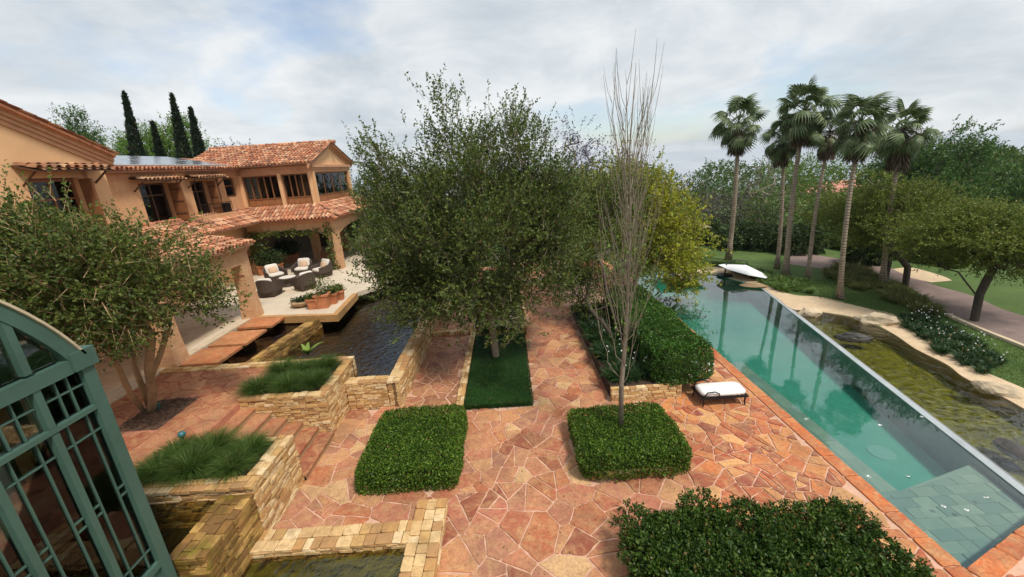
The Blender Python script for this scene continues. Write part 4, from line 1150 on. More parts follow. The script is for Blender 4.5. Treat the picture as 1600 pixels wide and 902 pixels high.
# main roof with solar panels
sl = rad(11); vv = np.array([-math.cos(sl), 0, math.sin(sl)])
roof(H, (XM + 0.42, 15.1, ZE + 0.02), EY, vv, 13.0, 3.6)
part('roof', MB().hexa([(XM - 3.0, 15.1, ZE + 0.4), (-21, 15.1, ZE - 0.2), (-21, 28.1, ZE - 0.2), (XM - 3.0, 28.1, ZE + 0.4), (XM - 3.02, 15.1, ZE + 0.68), (-21, 15.1, ZE + 0.1), (-21, 28.1, ZE + 0.1), (XM - 3.02, 28.1, ZE + 0.68)]), 'roof_tile', H)
sol = thing('solar_array', 'row of glossy solar panels on the villa roof in front of the cypresses', 'solar panels', (XM, 19, ZE + 0.2))
nrm = np.array([math.sin(sl), 0, math.cos(sl)])
for i in range(8):
    for j in range(2):
        a = 15.6 + i * 1.06; o_ = np.array([XM + 0.30, a, ZE + 0.05]) + vv * (0.12 + j * 1.66) + nrm * 0.17
        c = [o_, o_ + np.array([0, 1.02, 0]), o_ + np.array([0, 1.02, 0]) + vv * 1.62, o_ + vv * 1.62]
        pn = part('panel', MB().hexa([tuple(p - nrm * 0.04) for p in c] + [tuple(p) for p in c]), 'roof_white', sol)
        c = [o_ + np.array([0, .03, 0]) + vv * .03, o_ + np.array([0, .99, 0]) + vv * .03, o_ + np.array([0, .99, 0]) + vv * 1.59, o_ + np.array([0, .03, 0]) + vv * 1.59]
        part('cells', MB().add([tuple(p + nrm * 0.004) for p in c], [(0, 1, 2, 3)]), 'solar', pn)
# near gable block
gy0, gy1 = 5.2, 15.2; gr = 10.2; zr0 = 7.75; zrt = zr0 + (gy1 - gr) * 0.42
FG = Fr((XG, 0, 0), EY, EX)
wy0, _ = my(42, 290, XG); wy1, _ = my(126, 290, XG)
part('wall', holed(FG, gy0, gy1, ZF - 0.5, zr0, -0.3, 0, [(wy0, wy1, 5.0, 7.0)]), 'stucco_pale', H)
part('gable', MB().extr([(XG, gy0, zr0), (XG, gy1, zr0), (XG, gr, zrt)], (-0.3, 0, 0)), 'stucco_pale', H)
part('lower_wall', MB().box(XG - 0.3, XG, gy0, gy1, ZT, ZF - 0.51), 'stucco_pale', H)
part('side_wall', MB().box(-20, XG - 0.31, gy1 - 0.3, gy1, ZT, zr0), 'stucco', H)
part('wall', MB().box(-20, XG - 1.4, gy0, gy1 - 0.32, ZT, zr0 - 0.1), 'interior', H)
window(H, FG, wy0 + 0.02, wy1 - 0.02, 5.02, 6.98, -0.24, 2, (0.7,), 'wood_frame', 0.09)
m = MB(); FG.box(m, wy1 - 0.02, wy1 + 0.05, 5.0, 6.95, 0.0, 0.4); part('shutter', m, 'wood_frame', H)
awning(FG, my(8, 240, XG)[0], my(138, 240, XG)[0], 7.38, 0.6, 0.16, 0.25)
part('downpipe', MB().tube([(XG + 0.06, gy1 - 0.75, 4.6), (XG + 0.06, gy1 - 0.75, 7.35)], [0.04, 0.04], 8), 'cornice', H)
for sgn in (1, -1):      # raking cornice and roof, both slopes
    ye = gy1 + 0.35 if sgn > 0 else gy0 - 0.35
    d = unit(np.array([0, gr - ye, zrt + 0.12 - (zrt + 0.12 - abs(gr - ye) * 0.42)])); ze = zrt + 0.12 - abs(gr - ye) * 0.42
    for k, (c0, c1, out) in enumerate(((-0.50, -0.36, 0.05), (-0.36, -0.23, 0.10), (-0.23, -0.10, 0.16), (-0.10, 0.02, 0.24))):
        pts4 = [(XG + 0.004, ye, ze + c0), (XG + 0.004, gr, zrt + 0.12 + c0), (XG + 0.004, gr, zrt + 0.12 + c1), (XG + 0.004, ye, ze + c1)]
        part('cornice', MB().extr(pts4 if sgn < 0 else pts4[::-1], (out, 0, 0)), 'cornice', H)
    L = math.hypot(gr - ye, abs(gr - ye) * 0.42)
    roof(H, (-20, ye, ze + 0.03), EX, d, 20 + XG + 0.3, L)
# annex: upper room with ribbon windows
AY1 = 31.0; ridge_y = (YA + AY1) / 2; ZR = ZE + 0.15 + (ridge_y - YA) * 0.36
FA = Fr((0, YA, 0), EX, (0, -1, 0)); FX = Fr((XA, 0, 0), EY, EX)
xm = atY(441, 300, YA)[0]
g1 = (XM + 0.16, xm - 0.11); g2 = (xm + 0.11, XA - 0.28)
zs, zt_ = 5.05, 6.80
part('wall', holed(FA, XM + 0.002, XA, ZF - 0.45, ZE, -0.25, 0, [(*g1, zs, zt_), (*g2, zs, zt_)]), 'stucco', H)
ge = (YA + 0.32, AY1 - 0.35)
part('wall', holed(FX, YA + 0.252, AY1, ZF - 0.45, ZE, -0.25, -0.002, [(*ge, zs, zt_)]), 'stucco', H)
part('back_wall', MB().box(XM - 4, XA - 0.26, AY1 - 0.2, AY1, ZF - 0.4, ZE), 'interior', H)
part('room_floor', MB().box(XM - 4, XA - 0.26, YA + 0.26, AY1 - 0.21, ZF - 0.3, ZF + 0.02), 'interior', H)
window(H, FA, g1[0] + 0.01, g1[1] - 0.01, zs + 0.01, zt_ - 0.01, -0.16, 5, (), 'wood_frame', bottom=0.42)
window(H, FA, g2[0] + 0.01, g2[1] - 0.01, zs + 0.01, zt_ - 0.01, -0.16, 4, (), 'wood_frame', bottom=0.42)
window(H, FX, ge[0] + 0.01, ge[1] - 0.01, zs + 0.01, zt_ - 0.01, -0.16, 4, (), 'wood_frame', bottom=0.42)
part('curtain', MB().box(g1[0] + 0.05, g1[0] + 0.75, YA + 0.3, YA + 0.36, zs + 0.5, zt_), 'curtain', H)
part('curtain', MB().box(g2[0] + 1.15, g2[0] + 1.5, YA + 2.5, YA + 2.56, zs, zt_), 'teal_ball', H)
for z0_, z1_, out in ((4.96, 5.02, 0.10), (6.86, 6.98, 0.05), (6.98, 7.10, 0.09), (7.10, 7.25, 0.15)):
    m = MB(); FA.box(m, XM + 0.2, XA + (out if out > 0.05 else 0.05), z0_, z1_, 0.002, out); part('cornice', m, 'cornice', H)
    m = MB(); FX.box(m, YA, AY1, z0_, z1_, 0.002, out - 0.001); part('cornice', m, 'cornice', H)
for a in (XM + 0.09, xm, XA - 0.14):
    m = MB(); FA.box(m, a - 0.09, a + 0.09, 5.02, 6.86, 0.002, 0.05); part('pilaster', m, 'stucco_pale', H)
for a in (YA + 0.16, AY1 - 0.18):
    m = MB(); FX.box(m, a - 0.12, a + 0.12, 5.02, 6.86, 0.002, 0.05); part('pilaster', m, 'stucco_pale', H)
part('gable', MB().extr([(XA, YA, ZE), (XA, AY1, ZE), (XA, ridge_y, ZR)], (-0.2, 0, 0)), 'stucco_pale', H)
for sgn in (-1, 1):
    ye = YA - 0.45 if sgn < 0 else AY1 + 0.45; ze = ZR + 0.10 - (ridge_y - YA + 0.45) * 0.36
    for c0, c1, out in ((-0.30, -0.19, 0.06), (-0.19, -0.09, 0.13), (-0.09, 0.02, 0.2)):
        p4 = [(XA + 0.004, ye, ze + c0), (XA + 0.004, ridge_y, ZR + 0.10 + c0), (XA + 0.004, ridge_y, ZR + 0.10 + c1), (XA + 0.004, ye, ze + c1)]
        part('cornice', MB().extr(p4 if sgn > 0 else p4[::-1], (out, 0, 0)), 'cornice', H)
    d = unit(np.array([0, ridge_y - ye, ZR + 0.10 - ze])); L = math.hypot(ridge_y - ye, ZR + 0.10 - ze)
    roof(H, (XM - 3.2, ye, ze + 0.03), EX, d, XA + 0.25 - XM + 3.2, L)
rd = MB()
for i in range(20):
    a = XM - 3.2 + i * 0.4; rd.tube([(a, ridge_y, ZR + 0.18), (a + 0.42, ridge_y, ZR + 0.15)], [0.13, 0.11], 8)
part('ridge_tiles', rd, 'roof_tile', H, stuff=True)
# lower roofs: along the annex front and gable end, along the main wall, and over the near loggia
ZL = 4.30; EYA = 23.75; EXA = -9.75
vA = unit(np.array([0, YA - EYA, 5.0 - ZL])); LA = math.hypot(YA - EYA, 5.0 - ZL)
vX = unit(np.array([-(EXA - XA), 0, 5.0 - ZL])); LX = math.hypot(EXA - XA, 5.0 - ZL)
def slab(pts, name='lower_roof'):
    m = MB(); n = len(pts); m.add([(x, y, z - 0.09) for x, y, z in pts] + [(x, y, z - 0.02) for x, y, z in pts], [tuple(range(n - 1, -1, -1)), tuple(range(n, 2 * n))] + [(i, (i + 1) % n, n + (i + 1) % n, n + i) for i in range(n)])
    return part(name, m, 'roof_tile', H)
EXM = -14.1
s1 = slab([(EXM, EYA, ZL), (EXA, EYA, ZL), (XA, YA - 0.004, 5.0), (XM, YA - 0.004, 5.0)])
roof(H, (XM, EYA, ZL), EX, vA, EXA - XM, LA, trim=(lambda a, b: a < (EXA - XM) - b * (EXA - XA) / LA and a > (XM - XM) + (EXM - XM) * (1 - b / LA), s1))
s2 = slab([(EXA, EYA, ZL), (EXA, 32.2, ZL), (XA + 0.004, 31.2, 5.0), (XA + 0.004, YA, 5.0)])
roof(H, (EXA, EYA, ZL), EY, vX, 8.4, LX, trim=(lambda a, b: a > b * (YA - EYA) / LX, s2))
vM = unit(np.array([-(EXM - XM), 0, 5.0 - ZL])); LM = math.hypot(EXM - XM, 5.0 - ZL)
s3 = slab([(EXM, 16.0, ZL), (EXM, EYA, ZL), (XM + 0.004, YA - 0.004, 5.0), (XM + 0.004, 16.0, 5.0)])
roof(H, (EXM, 16.0, ZL), EY, vM, YA - 16.0, LM, trim=(lambda a, b: a < (EYA - 16.0) + b * (YA - EYA) / LM, s3))
EXN = -10.28; ZN = 4.18; YN = 16.55
vN = unit(np.array([-(EXN - XM), 0, 5.12 - ZN])); LN = math.hypot(EXN - XM, 5.12 - ZN)
roof(H, (EXN, 8.5, ZN), EY, vN, YN - 8.5, LN, name='lower_roof')
# near loggia: brick-faced beam with a flat arch, brick pier, kept clear behind
FN = Fr((-10.55, 0, 0), EY, EX)
part('beam', holed(FN, 8.6, 16.4, 3.0, ZN - 0.28, -0.42, 0, [(12.2, 15.85, 2.9, 3.42), (8.9, 11.6, 2.9, 3.42)]), 'brick_pale', H)
for zb, zt2, out in ((ZN - 0.28, ZN - 0.19, 0.06), (ZN - 0.19, ZN - 0.10, 0.13)):
    m = MB(); FN.box(m, 8.6, 16.44, zb, zt2, -0.42, out); part('cornice', m, 'cornice', H)
part('end_beam', MB().box(XM, -10.98, 16.05, 16.4, 3.42, ZN - 0.19), 'brick_pale', H)
def pier(x, y, z1, w=0.48, vine=False):
    m = MB(); p = part('pier', m.box(x - w / 2 + 0.02, x + w / 2 - 0.02, y - w / 2 + 0.02, y + w / 2 - 0.02, ZT, z1), 'wall_core', H)
    nb_ = int((z1 - ZT) / 0.105); hb = (z1 - ZT) / nb_
    for i in range(nb_):
        f = 1.0 + 0.22 * max(0, 1 - i / 9.0) if not vine else 1.0
        ww = w * f; part('brick', MB().box(x - ww / 2 + random.uniform(-.006, .006), x + ww / 2 + random.uniform(-.006, .006), y - ww / 2 + random.uniform(-.006, .006), y + ww / 2 + random.uniform(-.006, .006), ZT + hb * i + 0.004, ZT + hb * (i + 1) - 0.004), 'brick_pale', p)
pier(-10.78, 16.14, 3.42); pier(-10.78, 11.9, 3.0); pier(-10.78, 8.8, 3.0)
part('loggia_floor', MB().box(XM + 0.01, -11.3, 8.9, 16.2, ZT + 0.003, ZT + 0.02), 'pale_curb', H)
# annex loggia: arched beams on piers
def arch_beam(fr, a0, a1, zt2, rise, thick):
    m = MB(); n = 14; tops = []; vs = []
    for i in range(n + 1):
        t = i / n; a = a0 + (a1 - a0) * t; z = zt2 - 0.55 - rise * (abs(2 * t - 1) ** 2.6)
        vs += [fr.p(a, z, 0), fr.p(a, zt2, 0), fr.p(a, zt2, -thick), fr.p(a, z, -thick)]
    fs = []
    for i in range(n):
        o = 4 * i; fs += [(o, o + 4, o + 5, o + 1), (o + 1, o + 5, o + 6, o + 2), (o + 2, o + 6, o + 7, o + 3), (o + 3, o + 7, o + 4, o)]
    fs += [(0, 1, 2, 3), (4 * n + 3, 4 * n + 2, 4 * n + 1, 4 * n)]
    return m.add(vs, fs)
FL = Fr((0, 24.15, 0), EX, (0, -1, 0)); FLX = Fr((-10.1, 0, 0), EY, EX)
part('arched_beam', arch_beam(FL, XM + 0.3, -10.1, ZL - 0.12, 0.45, 0.45), 'brick_pale', H)
part('arched_beam', arch_beam(FLX, 24.61, 32.0, ZL - 0.12, 0.4, 0.45), 'brick_pale', H)
for zb, zt2, out in ((ZL - 0.32, ZL - 0.21, 0.06), (ZL - 0.21, ZL - 0.10, 0.14)):
    m = MB(); FL.box(m, XM + 1.6, -10.1 + out, zb, zt2, 0.003, out); part('cornice', m, 'cornice', H)
    m = MB(); FLX.box(m, 24.16, 32.0, zb, zt2, 0.003, out - 0.001); part('cornice', m, 'cornice', H)
for x, y in ((-10.34, 24.4), (-10.34, 29.4), (XM + 0.1, 24.4)): pier(x, y, ZL - 0.9, 0.5, True)
for x, y in ((-13.2, 28.0), (-12.2, 30.5), (-11.6, 33.0)): pier(x, y, ZL - 0.3, 0.45, True)
part('loggia_ceiling', MB().box(XM - 1, -10.2, 24.3, 33.5, ZL - 0.1, ZL - 0.02), 'wood_dark', H)
part('loggia_back_wall', MB().box(XM - 2, -12.5, 33.2, 33.5, ZT, ZL - 0.1), 'interior', H)
part('loggia_side_wall', MB().box(XM - 0.3, XM + 0.05, YA, 33.2, ZT, ZL - 0.1), 'interior', H)

# ================================================================== GREENHOUSE
GX, GY = -5.3, 4.75; GC, GR, GCZ = 1.9, 3.02, 3.4         # gable plane, far corner, arch centre and radius
gh = thing('greenhouse', 'green metal framed glasshouse with arched gable and fine glazing bars', 'greenhouse', (GX, GC, 0.0))
FGH = Fr((GX, 0, 0), EY, EX)
YL = 2 * GC - GY
def gbar(name, a0, a1, b0, b1, c0, c1, par=gh, mat='metal_green'):
    m = MB(); FGH.box(m, a0, a1, b0, b1, c0, c1); return part(name, m, mat, par)
gbar('post', GY - 0.15, GY, 0.0, 4.45, -0.16, 0.0); gbar('post', YL, YL + 0.2, 0.0, 4.45, -0.16, 0.0)
gbar('post_cap', GY - 0.24, GY + 0.05, 4.45, 4.68, -0.2, 0.03)
gbar('transom', YL + 0.001, GY - 0.242, 4.44, 4.61, -0.15, -0.002); gbar('rail', YL + 0.2, GY - 0.15, 3.895, 3.955, -0.12, -0.004)
gbar('rail', YL + 0.2, GY - 0.15, 1.28, 1.38, -0.13, -0.004); gbar('base', YL + 0.2, GY - 0.15, 0.0, 0.42, -0.16, -0.003)
ym = [4.10 - 0.62 * i for i in range(8)]
for y_ in ym:
    gbar('mullion', y_ - 0.038, y_ + 0.038, 0.42, 1.28, -0.13, -0.01); gbar('mullion', y_ - 0.038, y_ + 0.038, 1.38, 3.88, -0.13, -0.01); gbar('mullion', y_ - 0.038, y_ + 0.038, 3.96, 4.44, -0.13, -0.01)
def gcurve(r, i, n=36):
    a0 = math.atan2(4.64 - GCZ, GY - GC); a = a0 + (math.pi - 2 * a0) * i / n; return GC + r * math.cos(a), GCZ + r * math.sin(a)
arch = MB(); n = 36
for i in range(n):
    q = [gcurve(GR, i), gcurve(GR, i + 1), gcurve(GR - 0.15, i + 1), gcurve(GR - 0.15, i)]
    arch.extr([(GX, *p) for p in q], (-0.16, 0, 0))
part('arch', arch, 'metal_green', gh)
lip = MB()
for i in range(n):
    q = [gcurve(GR + 0.03, i), gcurve(GR + 0.03, i + 1), gcurve(GR + 0.003, i + 1), gcurve(GR + 0.003, i)]; lip.extr([(GX + 0.03, *p) for p in q], (-0.25, 0, 0))
part('drip_edge', lip, 'pale_curb', gh)
def arch_z(y, r=GR - 0.15): return GCZ + math.sqrt(max(0.01, r * r - (y - GC) ** 2))
for y_ in ym:
    if abs(y_ - GC) < 2.6 and arch_z(y_) > 4.75: gbar('mullion', y_ - 0.038, y_ + 0.038, 4.64, arch_z(y_) + 0.03, -0.12, -0.012)
edges_y = [GY - 0.15] + ym + [YL + 0.2]
for i, (hi, lo_) in enumerate(zip(edges_y[:-1], edges_y[1:])):
    a0, a1 = lo_ + (0.055 if i < len(edges_y) - 2 else 0), hi - (0.055 if i else 0)
    if a1 - a0 < 0.1: continue
    p1 = gbar('pane', a0, a1, 1.38, 3.88, -0.075, -0.067, gh, 'glass'); p2 = gbar('pane', a0, a1, 3.96, 4.44, -0.075, -0.067, gh, 'glass')
    w = a1 - a0
    for t in (0.24, 0.76): gbar('glazing_bar', a0 + w * t - 0.009, a0 + w * t + 0.009, 1.38, 3.88, -0.09, -0.045, p1)
    for z in (3.62, 1.62): gbar('glazing_bar', a0, a1, z - 0.009, z + 0.009, -0.088, -0.05, p1)
    for z in (2.62, 2.74):
        gbar('glazing_bar', a0, a0 + w * 0.24 - 0.012, z - 0.011, z + 0.011, -0.088, -0.05, p1); gbar('glazing_bar', a0 + w * 0.76 + 0.012, a1, z - 0.011, z + 0.011, -0.088, -0.05, p1)
    for t in (0.35, 0.65): gbar('glazing_bar', a0 + w * t - 0.008, a0 + w * t + 0.008, 3.96, 4.44, -0.09, -0.045, p2)
    gbar('glazing_bar', a0, a1, 4.24, 4.256, -0.088, -0.05, p2)
    pb = gbar('base_panel', a0, a1, 0.42, 1.28, -0.09, -0.05); gbar('moulding', a0 + 0.07, a1 - 0.07, 0.52, 1.18, -0.05, -0.035, pb); gbar('moulding', a0 + 0.12, a1 - 0.12, 0.58, 1.12, -0.035, -0.03, pb)
    # arched light above the transom
    ys = np.linspace(a0, a1, 6); top = [(GX - 0.07, float(q), arch_z(q)) for q in ys if arch_z(q) > 4.66]
    if len(top) >= 2 and abs((a0 + a1) / 2 - GC) < 2.75:
        poly = [(GX - 0.07, top[0][1], 4.64)] + top + ([(GX - 0.07, top[-1][1], 4.64)] if top[-1][2] > 4.66 else [])
        part('arch_pane', MB().extr(poly, (-0.008, 0, 0)), 'glass', gh)
# side wall and floor; vault and back made solid to keep the inside dark
sw = MB(); nS = 6
for i in range(nS + 1): sw.box(GX - 0.16 - i * 0.75 - 0.1, GX - 0.16 - i * 0.75, GY - 0.16, GY - 0.02, 0.0, 4.45)
for z0_, z1_ in ((0.0, 1.3), (4.45, 4.64)): sw.box(GX - 5.0, GX - 0.17, GY - 0.155, GY - 0.025, z0_, z1_)
part('side_frame', sw, 'metal_green', gh)
part('side_glass', MB().box(GX - 5.0, GX - 0.17, GY - 0.09, GY - 0.08, 1.3, 4.45), 'glass', gh)
rv = MB()
for i in range(n):
    q = [gcurve(GR - 0.02, i), gcurve(GR - 0.02, i + 1), gcurve(GR - 0.07, i + 1), gcurve(GR - 0.07, i)]; rv.extr([(GX - 0.17, *p) for p in q], (-4.9, 0, 0))
part('opaque_vault', rv, 'metal_green', gh)
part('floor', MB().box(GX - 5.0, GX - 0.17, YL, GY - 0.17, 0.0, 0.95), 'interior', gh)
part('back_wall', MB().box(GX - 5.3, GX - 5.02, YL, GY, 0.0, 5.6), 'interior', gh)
for i in range(9):
    part('curtain', MB().box(GX - 0.75 - 0.40 * i, GX - 0.55 - 0.40 * i, GY - 0.27, GY - 0.23, 0.96, 4.3), ('pillow', 'wood_panel', 'curtain')[i % 3], gh)
lp = thing('pendant_lamp', 'small white shaded lamp hanging inside the glasshouse', 'lamp', (GX - 1.0, 4.1, 5.4))
part('shade', MB().lathe([(0.03, -0.28), (0.2, -0.45), (0.19, -0.46), (0.02, -0.3)], (GX - 1.0, 4.1, 5.4), 16), 'canvas', lp)
part('cord', MB().tube([(GX - 1.0, 4.1, 5.12), (GX - 1.0, 4.1, 5.42)], [0.01, 0.01], 5), 'iron', lp)
tb = thing('work_table', 'dark wooden table standing inside the glasshouse', 'table', (GX - 1.5, 3.6, 0.95))
part('top', MB().box(GX - 2.2, GX - 0.8, 3.1, 4.1, 1.66, 1.72), 'wood_panel', tb)
for dx in (-2.1, -0.9):
    for dy in (3.2, 4.0): part('leg', MB().box(GX + dx - 0.04, GX + dx + 0.04, dy - 0.04, dy + 0.04, 0.95, 1.66), 'wood_dark', tb)

# ================================================================== HEDGES, BEDS, GRASSES
from mathutils import noise as mnoise
def box_surface(c, h, n, rnd=0.25, amp=0.05, fr=1.6, bottom=False):
    c = np.array(c); h = np.array(h); A = np.array([h[1] * h[2], h[1] * h[2], h[0] * h[2], h[0] * h[2], h[0] * h[1] * 1.25]); f = rng.choice(5, n, p=A / A.sum())
    q = rng.uniform(-1, 1, (n, 3)); nr_ = np.zeros((n, 3))
    for k, (ax, sg) in enumerate(((0, 1), (0, -1), (1, 1), (1, -1), (2, 1))):
        m = f == k; q[m, ax] = sg; nr_[m, ax] = sg
    e = 4.0
    d = np.max(np.abs(q), axis=1); ln = (np.sum(np.abs(q) ** 6, axis=1)) ** (1 / 6)
    s = 1 - rnd * (1 - d / ln); q = q * s[:, None]
    P = c + q * h; nn_ = unit(nr_ + 0.8 * unit(q) * (np.abs(q) > 0.85))
    off = np.array([mnoise.noise(Vector(p) * fr) + 0.6 * mnoise.noise(Vector(p) * fr * 3.1) for p in P]) * amp
    return P + nn_ * off[:, None], nn_
def box_hedge(name, label, c, h, leaf, n, ll, lw, amp=0.05, rnd=0.5, cat='hedge', loose=0.5, core='leaf_dark'):
    c = np.array(c, float); h = np.array(h, float); r = thing(name, label, cat, (c[0], c[1], c[2] - h[2]))
    P, N = box_surface(c, h, n, rnd, amp)
    D = unit(N * 0.55 + np.array([0, 0, 0.35]) + rng.randn(n, 3) * loose); P = P - N * (rng.rand(n, 1) ** 1.5 * 0.13 - 0.02)
    sc = 0.7 + 0.6 * rng.rand(n)
    V, F = leaves(P, D, ll * sc, lw * sc, 0.1); npart('foliage', V, F, leaf, r)
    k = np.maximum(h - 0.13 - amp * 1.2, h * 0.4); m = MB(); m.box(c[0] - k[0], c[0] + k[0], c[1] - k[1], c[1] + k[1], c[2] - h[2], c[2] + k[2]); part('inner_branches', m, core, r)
    return r
box_hedge('box_hedge', 'low square clipped hedge standing between the stairs and main path', (-2.50, 8.28, 0.29), (1.08, 1.22, 0.29), 'leaf_hedge', 27000, 0.047, 0.03, 0.06, 0.45, loose=0.85)
box_hedge('box_hedge', 'low square clipped hedge with a bare slender tree growing from it', (2.36, 7.98, 0.34), (1.17, 0.98, 0.28), 'leaf_hedge', 26000, 0.047, 0.03, 0.07, 0.6, loose=0.85)
wall_thing('hedge_plinth', 'low yellow stone plinth under the clipped hedge with the bare tree', (1.4, 3.35, 7.12, 8.75, 0.0, 0.14), ['y-', 'x+'], 'ledge_stone', None, 'plinth', 'soil')
# big loose shrub in front
shr = thing('round_shrub', 'large glossy dark green shrub mass in front of the pool deck', 'shrub', (3.6, 4.6, 0.0))
lumps = []
for i in range(150):
    x = random.uniform(1.75, 5.5); y = random.uniform(3.0, 5.75 - 0.22 * abs(x - 2.8)); lumps.append((x, y, random.uniform(0.48, 0.66) - 0.10 * max(0, x - 4.4), random.uniform(0.2, 0.34), random.uniform(0.2, 0.34), random.uniform(0.2, 0.33)))
T, dd = crown_points(lumps, 9500, 0.85)
P, N = box_surface((3.6, 4.3, 0.42), (1.8, 1.15, 0.40), 2600, 0.6, 0.1); T = np.concatenate([T, P]); dd = np.concatenate([dd, N])
ok = (T[:, 2] > 0.05); T = T[ok]; dd = dd[ok]
D = unit(dd * 0.6 + np.array([0, 0, 0.6]) + rng.randn(len(T), 3) * 0.35)
V, F = sprigs(T, D, 0.10, 10, 0.058, 0.030, 0.6); npart('foliage', V, F, 'leaf_shrub', shr)
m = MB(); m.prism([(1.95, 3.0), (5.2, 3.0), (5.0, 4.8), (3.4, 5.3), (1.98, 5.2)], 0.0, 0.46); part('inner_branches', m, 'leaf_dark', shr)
# flowering hedge behind the lounger
box_hedge('flowering_hedge', 'tall dense hedge with pale flowers between the lounger and dark flower bed', (4.62, 13.2, 0.85), (0.82, 3.25, 0.55), 'leaf_e', 56000, 0.055, 0.034, 0.15, 0.8, loose=0.7)
fl = thing('hedge_flowers', 'scattered white and lilac blossoms on the tall hedge', 'flowers', (5.3, 10.6, 0.6))
npf = 22; P = np.column_stack([rng.uniform(4.7, 5.5, npf), rng.uniform(10.0, 12.5, npf), rng.uniform(0.5, 1.2, npf)]); P[:, 0] = np.where(rng.rand(npf) < 0.6, 5.42, P[:, 0]); P[:, 1] = np.where(P[:, 0] < 5.4, 9.98, P[:, 1])
P = np.repeat(P, 4, 0); V, F = leaves(P, unit(rng.randn(len(P), 3)), 0.05, 0.035); npart('petals', V, F, 'petal', fl, stuff=True)
fl['kind'] = 'stuff'
# dark lawn patch and the bed behind it
def ground_cover(name, label, x0, x1, y0, y1, z0, z1, mat, n, L, W, base='leaf_lawn'):
    m = MB(); m.box(x0 + 0.04, x1 - 0.04, y0 + 0.04, y1 - 0.04, z0, z1); o = link(name, m.mesh(name), base); o['kind'] = 'stuff'; o['label'] = label; o['category'] = 'ground cover'
    A = rng.rand(n) < 0.12
    P = np.column_stack([rng.uniform(x0, x1, n), rng.uniform(y0, y1, n), np.full(n, z1 - 0.01)])
    e = rng.randint(0, 4, n); P[A & (e == 0), 1] = y0; P[A & (e == 1), 0] = x0; P[A & (e == 2), 0] = x1; P[A, 2] = rng.uniform(z0, z1, A.sum())
    D = unit(rng.randn(n, 3) * 0.55 + np.array([0, 0, 0.8])); V, F = blades(P, D, L * (0.6 + 0.8 * rng.rand(n)), W, 0.3, 2); npart('blades', V, F, mat, o, stuff=True); return o
ground_cover('ground_cover', 'short dark green ground cover round the big tree trunk', -1.56, 0.38, 10.05, 15.0, 0.0, 0.13, 'leaf_lawn', 30000, 0.075, 0.012)
box_hedge('low_hedge', 'dark low hedge in the bed behind the big tree', (-0.62, 19.6, 0.24), (0.95, 4.4, 0.24), 'leaf_dark', 9000, 0.09, 0.05, 0.08)
def tufts(name, label, spots, mat, nb, L, W, droop, spread=0.5, cat='grass', r0=0.1, seg=4, group=None):
    r = thing(name, label, cat, (spots[0][0], spots[0][1], spots[0][2]), 0, group)
    P = []; D = []; Ls = []
    for x, y, z in spots:
        a = rng.uniform(0, 2 * math.pi, nb); rr = r0 * np.sqrt(rng.rand(nb))
        P.append(np.column_stack([x + rr * np.cos(a), y + rr * np.sin(a), np.full(nb, z)]))
        t = spread * (0.25 + rng.rand(nb)); D.append(unit(np.column_stack([np.cos(a) * t, np.sin(a) * t, np.ones(nb)]) + rng.randn(nb, 3) * 0.1)); Ls.append(L * random.uniform(0.82, 1.12) * (0.45 + 0.7 * rng.rand(nb)))
    V, F = blades(np.concatenate(P), np.concatenate(D), np.concatenate(Ls), W, droop, seg)
    npart('blades', V, F, mat, r, stuff=True); r['kind'] = 'stuff'; return r
sp1 = [(x + random.uniform(-.08, .08), y + random.uniform(-.08, .08), 1.16) for x in np.linspace(-6.8, -5.5, 3) for y in np.linspace(9.8, 10.75, 2)]
tufts('ornamental_grass', 'fine green fountain grass filling the square planter by the pond', sp1, 'grass_tuft', 2300, 0.80, 0.007, 0.50, 0.80, r0=0.13)
sp2 = [(x + random.uniform(-.08, .08), y + random.uniform(-.08, .08), 1.16) for x in np.linspace(-7.05, -5.65, 3) for y in (6.75, 7.2)]
tufts('ornamental_grass', 'fine green fountain grass spilling over the planter above the cascade ponds', sp2, 'grass_tuft', 2600, 0.86, 0.007, 0.52, 0.82, r0=0.13)
# dark strappy bed with white flower heads left of the tall hedge
sp3 = [(random.uniform(2.7, 3.75), random.uniform(10.45, 16.5), 0.36) for _ in range(170)]
tufts('strap_leaf_bed', 'dark strappy plants with white flowers beside the main path', sp3, 'strap_leaf', 60, 0.66, 0.03, 0.5, 0.8)
def heads(name, label, spots, r=0.05, n=10):
    o = thing(name, label, 'flowers', spots[0]); P = np.repeat(np.array(spots), n, 0); D = unit(rng.randn(len(P), 3)); V, F = leaves(P, D, r, r * 0.6); npart('petals', V, F, 'petal', o, stuff=True); o['kind'] = 'stuff'; return o
heads('white_flowers', 'small white flower heads over the dark strappy bed', [(random.uniform(2.8, 3.8), random.uniform(10.4, 14.5), random.uniform(0.75, 0.95)) for _ in range(22)], 0.032)
m = MB(); m.box(2.58, 4.2, 10.3, 17.3, 0.0, 0.36); o = struct('bed_soil', m, 'soil')
